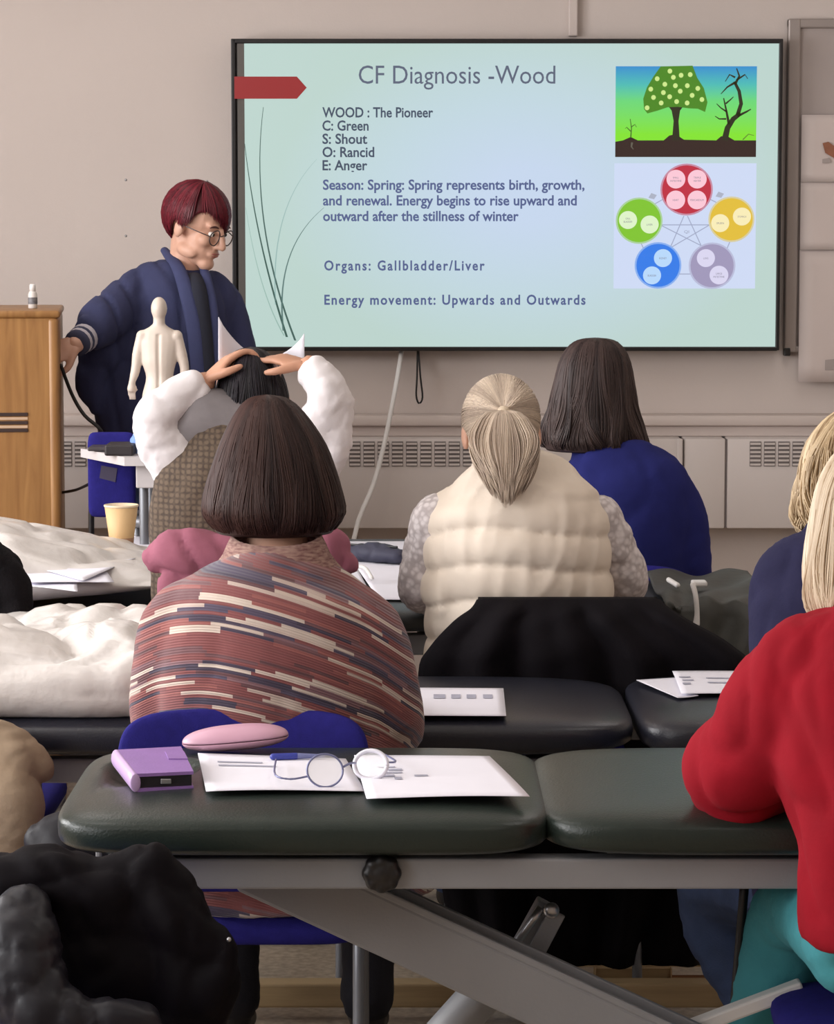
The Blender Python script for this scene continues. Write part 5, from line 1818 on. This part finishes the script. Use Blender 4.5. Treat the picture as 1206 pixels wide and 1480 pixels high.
# black fleece at the left edge
fl = MB()
fl.tube([P(-160, 800, 5.52), P(-60, 795, 5.50), P(0, 815, 5.50), P(22, 850, 5.50), P(26, 890, 5.50), P(10, 960, 5.51)], [(0.05, 0.05), (0.05, 0.06), (0.035, 0.06), (0.03, 0.055), (0.028, 0.05), (0.03, 0.04)], 18)
fl.tube([P(-80, 830, 5.49), P(-80, 960, 5.50)], [(0.16, 0.05), (0.16, 0.05)], 20)
flo = thing('black_fleece', (X(-60, 5.5), 5.5, 0.5), 'black fleece hung over a chair at the left edge beside the pillows', 'jacket')
garment('fleece_body', fl, mat('black_fleece', srgb(18, 15, 18), 0.95, spec=0.18, var=0.2, vscale=60, bump=0.3, bscale=180), flo, 0.010, 4, (0.012, 22, 111))

# beige coat at the left edge, below the white pillow
bg = MB()
bg.tube([P(-180, 1075, 4.93), P(-60, 1062, 4.92), P(15, 1082, 4.92), P(50, 1110, 4.92)], [(0.04, 0.04), (0.045, 0.045), (0.045, 0.045), (0.03, 0.03)], 16, side=(0, 0, 1))
bg.tube([P(-40, 1090, 4.91), P(-30, 1180, 4.90), P(-40, 1280, 4.90)], [(0.11, 0.04), (0.10, 0.04), (0.085, 0.035)], 18)
bg.tube([P(10, 1090, 4.90), P(15, 1150, 4.89), P(12, 1195, 4.89)], [(0.05, 0.04), (0.056, 0.045), (0.05, 0.03)], 16)
bgo = thing('beige_coat', (X(-30, 4.92), 4.92, 0.4), 'crumpled beige coat hung on a chair at the left edge below the white pillow', 'coat')
garment('coat_body', bg, mat('beige_cotton', srgb(150, 130, 108), 0.88, var=0.1, vscale=14, bump=0.1, bscale=80), bgo, 0.008, 3, (0.014, 18, 121))
bk_ = MB().tube([P(70, 1225, 4.6), P(120, 1215, 4.6), P(200, 1240, 4.6)], [(0.05, 0.04), (0.06, 0.05), (0.05, 0.05)], 16, side=(0, 0, 1))
bk_.tube([P(100, 1230, 4.6), P(105, 1420, 4.6), P(105, 1600, 4.6)], [(0.07, 0.06), (0.10, 0.08), (0.12, 0.08)], 16)
bko = thing('black_backpack', (X(105, 4.6), 4.6, 0.0), 'black rucksack standing on the floor under the left end of the green couch', 'bag')
garment('bag_body', bk_, M_BLACK_NYLON, bko, 0.010, 4, (0.008, 20, 131))

# black puffer jacket over the near chair
pf = MB()
pf.tube([P(-120, 1300, 3.86), P(-20, 1290, 3.83), P(70, 1268, 3.82), P(140, 1290, 3.815), P(215, 1268, 3.82), P(262, 1290, 3.84)], [(0.05, 0.05), (0.05, 0.06), (0.045, 0.06), (0.05, 0.06), (0.045, 0.055), (0.035, 0.05)], 18, side=(0, 0, 1))
pf.tube([P(215, 1262, 3.82), P(258, 1330, 3.80), P(272, 1420, 3.79), P(262, 1540, 3.79), P(255, 1650, 3.80)], [(0.045, 0.05), (0.05, 0.06), (0.055, 0.06), (0.06, 0.06), (0.06, 0.05)], 18)
pf.tube([P(300, 1355, 3.78), P(318, 1400, 3.77), P(300, 1450, 3.77), P(280, 1560, 3.78)], [(0.028, 0.03), (0.034, 0.04), (0.035, 0.04), (0.04, 0.04)], 16)
pf.tube([P(150, 1290, 3.81), P(160, 1400, 3.80), P(165, 1560, 3.80), P(165, 1660, 3.80)], [(0.12, 0.045), (0.13, 0.05), (0.13, 0.05), (0.13, 0.045)], 22)
pf.tube([P(20, 1300, 3.83), P(30, 1420, 3.81), P(40, 1560, 3.80)], [(0.10, 0.045), (0.10, 0.05), (0.10, 0.05)], 18)
pfo = thing('puffer_jacket', (X(128, 3.84), 3.84, 0.3), 'black puffer jacket hanging over the chair in the bottom left corner', 'jacket')
M_PUFF = mat('puffer_nylon', srgb(15, 12, 16), 0.6, spec=0.06, var=0.12, vscale=10, bump=0.04, bscale=90)


def puff(co, no):
    z_ = co[:, 2] + 0.02 * np.sin(co[:, 0] * 18) + 0.012 * waves(co, 14, 77)
    p_ = np.abs(np.sin(math.pi * z_ / 0.085)) ** 0.5
    return co + no * (0.008 * (p_ - 0.6) - 0.007 * (1 - np.minimum(1, 1.5 * np.abs(waves(co, 60, 78, 5, (1, 1, 0.6))))))[:, None]


garment('jacket_body', pf, M_PUFF, pfo, 0.009, 4, None, puff)
sv = MB()
sv.tube([P(35, 1318, 3.74), P(30, 1370, 3.70), P(40, 1430, 3.68), P(75, 1470, 3.66), P(135, 1478, 3.65), P(205, 1478, 3.66)], [0.042, 0.056, 0.060, 0.054, 0.036, 0.030], 20)


def puff2(co, no):
    ax = np.array(P(120, 1360, 3.7))
    an = np.arctan2(co[:, 2] - ax[2], co[:, 0] - ax[0])
    p_ = np.abs(np.sin(an * 5)) ** 0.35
    return co + no * (0.006 * (p_ - 0.6) - 0.004 * (1 - np.minimum(1, 1.5 * np.abs(waves(co, 80, 79, 5)))))[:, None]


garment('sleeve', sv, mat('puffer_nylon_sheen', srgb(26, 25, 32), 0.42, spec=0.28, var=0.12, vscale=10, bump=0.04, bscale=90), pfo, 0.007, 3, None, puff2)
MB().ell(P(331, 1358, 3.75), (0.0035, 0.0035, 0.0035)).build('zip_pull', M_CHROME, pfo, True)

# dark jacket spread over the right end of the far couch
jk = thing('dark_jacket', (X(1020, 6.1), 6.1, C3Z), 'dark green-grey jacket spread on the far couch with a white cord', 'jacket')


def jfn(u, v):
    x_ = X(945, 6.3) + (X(1120, 6.1) - X(945, 6.3)) * u
    if v < 0.55:
        e = v / 0.55
        y_ = 6.58 - 0.60 * e
        z_ = C3Z + 0.012 + 0.012 * math.sin(9 * u + 4 * e) * math.sin(7 * e + 3 * u) + 0.010 * math.sin(21 * u * e + 1) * e
    else:
        e = (v - 0.55) / 0.45
        y_ = 5.98 - 0.03 * math.sin(e * 1.5) + 0.015 * math.sin(14 * u + 3 * e)
        z_ = C3Z + 0.008 - 0.015 * math.sin(min(1, e * 4) * 1.57) - 0.13 * e + 0.01 * math.sin(8 * u)
    return Vector((x_, y_, z_))


o = MB().sheet(jfn, 40, 44).build('jacket_body', mat('dark_green_nylon', srgb(62, 62, 58), 0.6, var=0.15, vscale=10, bump=0.15, bscale=40), jk, True)
solidify(o, 0.006)
MB().tube([P(1002, 845, 5.94), P(1006, 862, 5.93), P(1008, 885, 5.93), P(1007, 902, 5.93)], [0.006, 0.0055, 0.0055, 0.0075], 10).build('cord', M_WHITE_PL, jk, True)
MB().bbox(X(1000, 6.2), X(1022, 6.2), 6.16, 6.2, C3Z + 0.03, C3Z + 0.042, 0.004).build('clip', M_WHITE_PL, jk)
MB().tube([P(967, 838, 6.2), P(980, 846, 6.15)], 0.006, 8).build('cord_end', M_WHITE_PL, jk, True)

# ------------------------------------------------------------------ plastic-covered pillows
M_PLASTIC = mat('pillow_plastic', srgb(214, 208, 204), 0.36, var=0.05, vscale=9, bump=0.5, bscale=16, coat=0.2)


def pillow(label, c, a, b, h, seed, rz=0.0, skew=None):
    mb = MB().pad((0, 0, 0), a, b, h, 4.5, 2.4, 40, 200)
    co = np.array([list(v) for v in mb.v])
    nrm = co / np.array([a * a, b * b, h * h])
    nrm /= np.linalg.norm(nrm, axis=1)[:, None] + 1e-9
    w1 = 1 - np.minimum(1, 1.4 * np.abs(waves(co, 18, seed, 4, (0.8, 1, 0.4))))
    w2 = 1 - np.minimum(1, 1.5 * np.abs(waves(co, 52, seed + 3, 5, (0.7, 1, 0.5))))
    top_ = np.clip(0.35 + nrm[:, 2], 0.15, 1.2)
    co = co + nrm * ((-0.034 * (w1 - 0.4) - 0.013 * (w2 - 0.4)) * top_)[:, None]
    co[:, 2] = np.maximum(co[:, 2], -h * 0.55)
    if skew:
        co = skew(co)
    M = Matrix.Translation(c) @ Matrix.Rotation(rz, 4, 'Z')
    mb.v = [M @ Vector(v) for v in co.tolist()]
    lo = min(v.z for v in mb.v)
    mb.v = [v + Vector((0, 0, c[2] - lo)) for v in mb.v]
    return tag(mb.build('pillow', M_PLASTIC, None, True), label, 'pillow', 'plastic-covered pillows')


pillow('white plastic-covered pillow on the navy couch beside the striped jumper', (X(55, 5.28), 5.28, C2Z - 0.004), 0.40, 0.275, 0.095, 41)
pillow('white plastic-covered pillow on the far couch under loose papers and a cup', (X(85, 6.3), 6.3, C3Z - 0.004), 0.40, 0.30, 0.085, 47,
       skew=lambda co: np.column_stack([co[:, 0], co[:, 1], co[:, 2] * (1.0 - 0.72 * np.clip((co[:, 0] + 0.12) / 0.36, -0.3, 1))]))


# dark table behind the far couch
dt = thing('folding_table', (X(520, 7.0), 7.0, 0), 'dark narrow table behind the far couch, carrying white sheets', 'table')
MB().bbox(-0.36, 0.10, 6.615, 7.42, C3Z - 0.025, C3Z, 0.004).build('table_top', mat('table_dark', srgb(62, 58, 62), 0.5, var=0.08), dt)
for (xx, yy) in ((-0.32, 6.66), (0.06, 6.66), (-0.32, 7.38), (0.06, 7.38)):
    MB().tube([(xx, yy, 0.004), (xx, yy, C3Z - 0.026)], 0.012, 10, cap=0.3).build('leg', M_GREYTUBE, dt, True)


# ------------------------------------------------------------------ papers and small things
def sheet_at(label, corners, z, m=M_PAPER, prints=(), seed=0, curl=0.006, name='paper_sheet', cat='paper', zf=None):
    """a sheet on a flat top; corners: four (x, y) world points, far-left, far-right, near-right, near-left"""
    (ax, ay), (bx, by), (cx_, cy_), (dx_, dy_) = corners
    rg = random.Random(seed)
    p1, p2 = rg.uniform(0, 6), rg.uniform(0, 6)

    def at_(u, v, lift=0.0):
        x_ = (ax * (1 - u) + bx * u) * (1 - v) + (dx_ * (1 - u) + cx_ * u) * v
        y_ = (ay * (1 - u) + by * u) * (1 - v) + (dy_ * (1 - u) + cy_ * u) * v
        zz_ = (zf(x_, y_) if zf else z) + 0.0015 + curl * (0.5 + 0.5 * math.sin(3 * u + p1)) * (0.5 + 0.5 * math.sin(2.6 * v + p2)) + lift
        return Vector((x_, y_, zz_))
    t = thing(name, at_(0.5, 0.5), label, cat)
    o_ = MB().sheet(at_, 14, 10).build('sheet', m, t, True)
    solidify(o_, 0.0008)
    for (u0, u1, v0, v1) in prints:
        MB().sheet(lambda u, v: at_(u0 + (u1 - u0) * u, v0 + (v1 - v0) * v, 0.0012), 6, 2).build('print', M_INK, t)
    return t


def on(px, py, z):
    """where the ray through a pixel meets the height z"""
    v = Vector((1, 0, 0)) * ((px - 603) / F) + UPV * (-(py - 740) / F) + FWD
    t = (z - CAM_H) / v.z
    return (v.x * t, v.y * t)


zt = C1Z + 0.001
sheet_at('left printed sheet on the green couch under the spectacles', [on(286, 1090, zt), on(500, 1098, zt), on(528, 1146, zt), on(298, 1150, zt)], zt, prints=((0.12, 0.42, 0.22, 0.26), (0.12, 0.5, 0.32, 0.36)), seed=1)
sheet_at('right printed sheet with a grey sketch on the green couch', [on(512, 1096, zt), on(708, 1098, zt), on(766, 1160, zt), on(530, 1160, zt)], zt + 0.003, prints=((0.14, 0.26, 0.30, 0.33), (0.20, 0.30, 0.36, 0.41), (0.17, 0.29, 0.44, 0.47), (0.14, 0.23, 0.50, 0.55), (0.22, 0.27, 0.56, 0.62), (0.36, 0.45, 0.52, 0.56)), seed=2)
zt2 = C2Z + 0.001
sheet_at('white printed sheet on the navy couch right of the striped jumper', [on(560, 996, zt2), on(728, 996, zt2), on(732, 1036, zt2), on(556, 1036, zt2)], zt2, prints=((0.4, 0.5, 0.25, 0.4), (0.55, 0.63, 0.25, 0.4), (0.68, 0.76, 0.25, 0.4), (0.82, 0.9, 0.25, 0.4)), seed=3, curl=0.003)
sheet_at('upper sheet with a sketch on the right part of the navy couch', [on(972, 976, zt2), on(1120, 974, zt2), on(1130, 1006, zt2), on(985, 1008, zt2)], zt2 + 0.004, prints=((0.04, 0.15, 0.30, 0.36), (0.06, 0.17, 0.44, 0.50), (0.05, 0.13, 0.58, 0.66), (0.3, 0.6, 0.35, 0.40), (0.3, 0.5, 0.55, 0.60)), seed=4, curl=0.004)
sheet_at('lower sheet half hidden on the right part of the navy couch', [on(920, 984, zt2), on(985, 980, zt2), on(1010, 1008, zt2), on(980, 1010, zt2)], zt2, seed=5, curl=0.003)
zt3 = C3Z + 0.001
sheet_at('long white sheet on the dark table behind the far couch', [on(470, 783, zt3 + 0.0), on(600, 783, zt3), on(610, 800, zt3), on(470, 798, zt3)], zt3, seed=6, curl=0.003)
sheet_at('white sheet on the far couch beside the lace sleeve', [on(505, 808, zt3), on(610, 812, zt3), on(640, 868, zt3), on(548, 868, zt3)], zt3, seed=7, curl=0.003)
sheet_at('small white sheet on the far couch behind the striped shoulder', [on(450, 822, zt3), on(512, 814, zt3), on(530, 850, zt3), on(470, 850, zt3)], zt3 + 0.003, seed=8, curl=0.004)
pc = thing('pencil_case', P(545, 806, 6.42), 'dark blue soft pencil case on the far couch beside the lace sleeve', 'pencil case')
pcx = on(545, 815, C3Z)
cas = MB().tube([(pcx[0] - 0.075, pcx[1] + 0.05, C3Z + 0.022), (pcx[0], pcx[1], C3Z + 0.028), (pcx[0] + 0.06, pcx[1] - 0.04, C3Z + 0.022)], [(0.03, 0.016), (0.042, 0.024), (0.034, 0.018)], 18, side=(0, 1, 0))
pc.location = (pcx[0], pcx[1], C3Z)
garment('case_body', cas, mat('case_navy', srgb(56, 56, 74), 0.7, var=0.1), pc, 0.006, 3, (0.004, 40, 7))
MB().tube([(pcx[0] - 0.065, pcx[1] + 0.03, C3Z + 0.045), (pcx[0] + 0.05, pcx[1] - 0.045, C3Z + 0.047)], 0.003, 8).build('zip', M_BLACK_PL, pc, True)
# wrist strap
wx = on(520, 836, C3Z + 0.01)
ws_ = MB().tube([(wx[0] - 0.035, wx[1] - 0.03, C3Z + 0.012), (wx[0] - 0.015, wx[1], C3Z + 0.035), (wx[0] + 0.012, wx[1] - 0.01, C3Z + 0.036), (wx[0] + 0.03, wx[1] - 0.06, C3Z + 0.018)], 0.005, 8).build('white_strap', M_WHITE_PL, None, True)
tag(ws_, 'small white looped strap on the far couch behind the striped shoulder', 'strap')
# papers on the far pillow
zp = C3Z + 0.085
for k, (lab, cs, dz) in enumerate((('top sheet of the loose papers on the far pillow', [(30, 812), (170, 790), (205, 803), (120, 838)], 0.016),
                                   ('middle sheet of the loose papers on the far pillow', [(10, 815), (140, 800), (165, 836), (40, 838)], 0.010),
                                   ('lowest sheet of the loose papers, sticking out over the pillow edge', [(20, 822), (110, 815), (112, 846), (30, 836)], 0.004))):
    sheet_at(lab, [on(a, b_, zp) for a, b_ in cs], zp - 0.02 + dz, seed=20 + k, curl=0.004)
sheet_at('narrow sheet on the far couch beside the paper cup', [on(195, 792, zt3), on(245, 796, zt3), on(232, 812, zt3), on(186, 808, zt3)], zt3 + 0.03, seed=30, curl=0.004)

# paper cup
cd_ = 6.55
cz_ = Z(790, cd_)
cc = Vector((X(175, cd_), cd_, cz_))
cup = thing('paper_cup', cc, 'tan paper cup standing on the far couch by the lectern', 'cup')
h_ = Z(729, cd_) - cz_
MB().lathe(cc, [(0.026, 0), (0.027, 0.002), (0.040, h_ - 0.003), (0.0375, h_ - 0.003), (0.0255, 0.004)], 32).build('cup_body', mat('kraft_cup', srgb(212, 176, 128), 0.6, var=0.03), cup, True)
MB().lathe(cc, [(0.0397, h_ - 0.006), (0.0415, h_ - 0.004), (0.0415, h_ - 0.001), (0.0395, h_), (0.0378, h_ - 0.003)], 32).build('rim', mat('cup_rim', srgb(226, 206, 176), 0.5, var=0.02), cup, True)
MB().lathe(cc, [(0.0262, 0.0005), (0.0272, 0.0006), (0.0305, 0.022), (0.0295, 0.022)], 32).build('base_band', mat('cup_band', srgb(160, 120, 92), 0.6, var=0.05), cup, True)

# purple phone wallet
pa = [on(168, 1106, zt), on(262, 1101, zt), on(280, 1138, zt), on(196, 1142, zt)]
wl = thing('phone_wallet', (on(222, 1122, zt)[0], on(222, 1122, zt)[1], C1Z), 'purple leather phone wallet lying on the green couch', 'phone case')


def slab(pts, z0_, z1_, grow=0.0):
    cx_ = sum(p[0] for p in pts) / 4
    cy_ = sum(p[1] for p in pts) / 4
    q_ = [(cx_ + (p[0] - cx_) * (1 + grow), cy_ + (p[1] - cy_) * (1 + grow)) for p in pts]
    return MB().add([(x_, y_, z0_) for x_, y_ in q_] + [(x_, y_, z1_) for x_, y_ in q_], [(3, 2, 1, 0), (4, 5, 6, 7), (0, 1, 5, 4), (1, 2, 6, 5), (2, 3, 7, 6), (3, 0, 4, 7)])


M_PUR = mat('purple_leather', srgb(142, 106, 170), 0.5, var=0.05, vscale=30, bump=0.08, bscale=200)
slab(pa, C1Z + 0.021, C1Z + 0.026).build('top_cover', M_PUR, wl)
slab(pa, C1Z - 0.002, C1Z + 0.003).build('bottom_cover', M_PUR, wl)
slab(pa, C1Z + 0.003, C1Z + 0.021, -0.05).build('phone', mat('phone_dark', srgb(34, 30, 36), 0.4, var=0.1), wl)
MB().tube([(pa[0][0], pa[0][1], C1Z + 0.012), (pa[3][0], pa[3][1], C1Z + 0.012)], [(0.008, 0.0145), (0.008, 0.0145)], 14, cap=0.2).build('spine', mat('purple_spine', srgb(190, 160, 205), 0.4, var=0.03), wl, True)
e0 = (pa[2][0] * 0.62 + pa[1][0] * 0.38, pa[2][1] * 0.62 + pa[1][1] * 0.38)
tabp = [(0.75 * pa[1][0] + 0.25 * pa[2][0], 0.75 * pa[1][1] + 0.25 * pa[2][1]), (0.45 * pa[1][0] + 0.55 * pa[2][0], 0.45 * pa[1][1] + 0.55 * pa[2][1])]
slab([(tabp[0][0] - 0.03, tabp[0][1]), tabp[0], tabp[1], (tabp[1][0] - 0.03, tabp[1][1])], C1Z + 0.0262, C1Z + 0.028).build('strap', M_PUR, wl)
mid = (pa[2][0] * 0.5 + pa[3][0] * 0.5, pa[2][1] * 0.5 + pa[3][1] * 0.5)
MB().bbox(mid[0] - 0.006, mid[0] + 0.01, mid[1] + 0.0005, mid[1] + 0.004, C1Z + 0.008, C1Z + 0.016, 0.001).build('port', M_CHROME, wl)

# pink glasses case
gx = on(338, 1092, C1Z)
gy = C1Y1 - 0.10
gc = thing('glasses_case', (X(338, gy), gy, C1Z), 'oval pink glasses case lying on the green couch', 'glasses case')
gcen = Vector((X(338, gy), gy, C1Z + 0.020))
M_PINK = mat('pink_shell', srgb(204, 158, 178), 0.4, var=0.03, vscale=10, coat=0.2)
mb = MB().pad((0, 0, 0), 0.087, 0.036, 0.023, 2.6, 2.2, 16, 72, lambda q_: Vector((q_.x, q_.y, max(q_.z, 0.0005))))
mb.move(Matrix.Translation(gcen) @ Matrix.Rotation(R(5), 4, 'Z') @ Matrix.Rotation(R(-4), 4, 'Y')).build('lid', M_PINK, gc, True)
mb = MB().pad((0, 0, 0), 0.087, 0.036, 0.018, 2.6, 2.2, 16, 72, lambda q_: Vector((q_.x, q_.y, min(q_.z, -0.0012))))
mb.move(Matrix.Translation(gcen) @ Matrix.Rotation(R(5), 4, 'Z') @ Matrix.Rotation(R(-4), 4, 'Y')).build('shell', M_PINK, gc, True)

# spectacles on the sheets
sg_ = thing('spectacles', (on(505, 1120, zt)[0], on(505, 1120, zt)[1], C1Z), 'thin blue-framed spectacles with white lenses lying on the printed sheets', 'glasses')
M_SPEC = mat('spectacle_frame', srgb(120, 124, 160), 0.3, metal=0.3, var=0.05)


def lens_mat():
    m, nt, N, L, b = new_mat('lens_glass')
    b.inputs['Base Color'].default_value = (0.95, 0.95, 0.98, 1)
    b.inputs['Roughness'].default_value = 0.08
    b.inputs['Alpha'].default_value = 0.45
    return m


M_LENS = lens_mat()
for (px, py, rx, ry, tiltz) in ((470, 1112, 0.0275, 0.025, 12), (536, 1104, 0.0265, 0.022, -18)):
    d0 = 4.14 if px < 500 else 4.2
    c_ = P(px, py, d0)
    ring_ = []
    for t in range(0, 361, 15):
        v_ = Vector((rx * math.cos(R(t)), 0.35 * ry * math.sin(R(t)), ry * 0.95 * math.sin(R(t))))
        v_ = Matrix.Rotation(R(tiltz), 3, 'Z') @ v_
        ring_.append(c_ + v_)
    lo = min(p_.z for p_ in ring_)
    ring_ = [p_ + Vector((0, 0, C1Z + 0.006 - lo)) for p_ in ring_]
    c_ = c_ + Vector((0, 0, C1Z + 0.006 - lo))
    MB().tube(ring_, 0.0016 if px < 500 else 0.0034, 8, sub=2, cap=0).build('rim', M_SPEC if px < 500 else mat('rim_white', srgb(214, 212, 222), 0.3, var=0.02), sg_, True)
    MB().add([c_] + ring_[:-1], [(0, i, i + 1) for i in range(1, len(ring_) - 1)] + [(0, len(ring_) - 1, 1)]).build('lens', M_LENS, sg_, True)
zz_ = C1Z + 0.012
q1, q2, q3 = on(398, 1122, zz_), on(440, 1135, zz_), on(400, 1098, zz_)
MB().tube([P(445, 1122, 4.14), P(420, 1126, 4.13), P(398, 1120, 4.15), P(399, 1098, 4.30)], 0.0016, 8).build('temple_arm', M_SPEC, sg_, True)
MB().tube([P(497, 1108, 4.15), P(507, 1103, 4.16), P(514, 1103, 4.18)], 0.0018, 8).build('bridge', M_SPEC, sg_, True)
MB().tube([P(560, 1102, 4.2), P(572, 1100, 4.24), P(548, 1086, 4.40)], 0.0016, 8).build('temple_arm', M_SPEC, sg_, True)
pn = thing('blue_pen', (on(420, 1090, zt)[0], on(420, 1090, zt)[1], C1Z), 'blue pen lying beyond the spectacles on the green couch', 'pen')
pA, pB = on(395, 1092, zt + 0.01), on(428, 1091, zt + 0.01)
MB().tube([(pA[0], pA[1], C1Z + 0.009), (pB[0], pB[1], C1Z + 0.009)], 0.0055, 12).build('barrel', mat('pen_blue', srgb(52, 62, 150), 0.35, var=0.05), pn, True)
pC = on(468, 1090, zt + 0.01)
MB().tube([(pB[0], pB[1], C1Z + 0.009), (pC[0], pC[1], C1Z + 0.008)], [0.005, 0.003], 12).build('cap', mat('pen_grey', srgb(110, 116, 160), 0.35, var=0.05), pn, True)

# things on the floor and on the blue seat under the green couch
tg_ = MB().bbox(X(463, 4.68), X(503, 4.68), 4.66, 4.69, 0.427, 0.432, 0.001).build('white_tag', M_WHITE_PL)
tag(tg_, 'small white card on the blue seat below the striped jumper', 'card')
pw = thing('wooden_plinth', (X(920, 5.75), 5.75, 0), 'low pale wooden plinth on the floor below the navy couch', 'plinth')
MB().bbox(X(740, 5.9), X(1075, 5.9), 5.88, 5.91, 0.0, Z(1403, 5.9), 0.003).build('back_board', M_WOODPALE, pw)
MB().bbox(X(740, 5.7), X(1075, 5.7), 5.68, 5.71, 0.0, Z(1441, 5.7), 0.003).build('front_board', M_WOODPALE, pw)
MB().bbox(X(865, 5.8), X(975, 5.8), 5.78, 5.80, 0.02, Z(1427, 5.8), 0.003).build('slat', M_WOODPALE, pw)
bw_ = MB().bbox(X(973, 5.76), X(1052, 5.76), 5.74, 5.79, 0.002, Z(1421, 5.76), 0.004).build('wooden_block', M_WOODBROWN)
tag(bw_, 'dark brown wooden block lying inside the pale plinth', 'block')
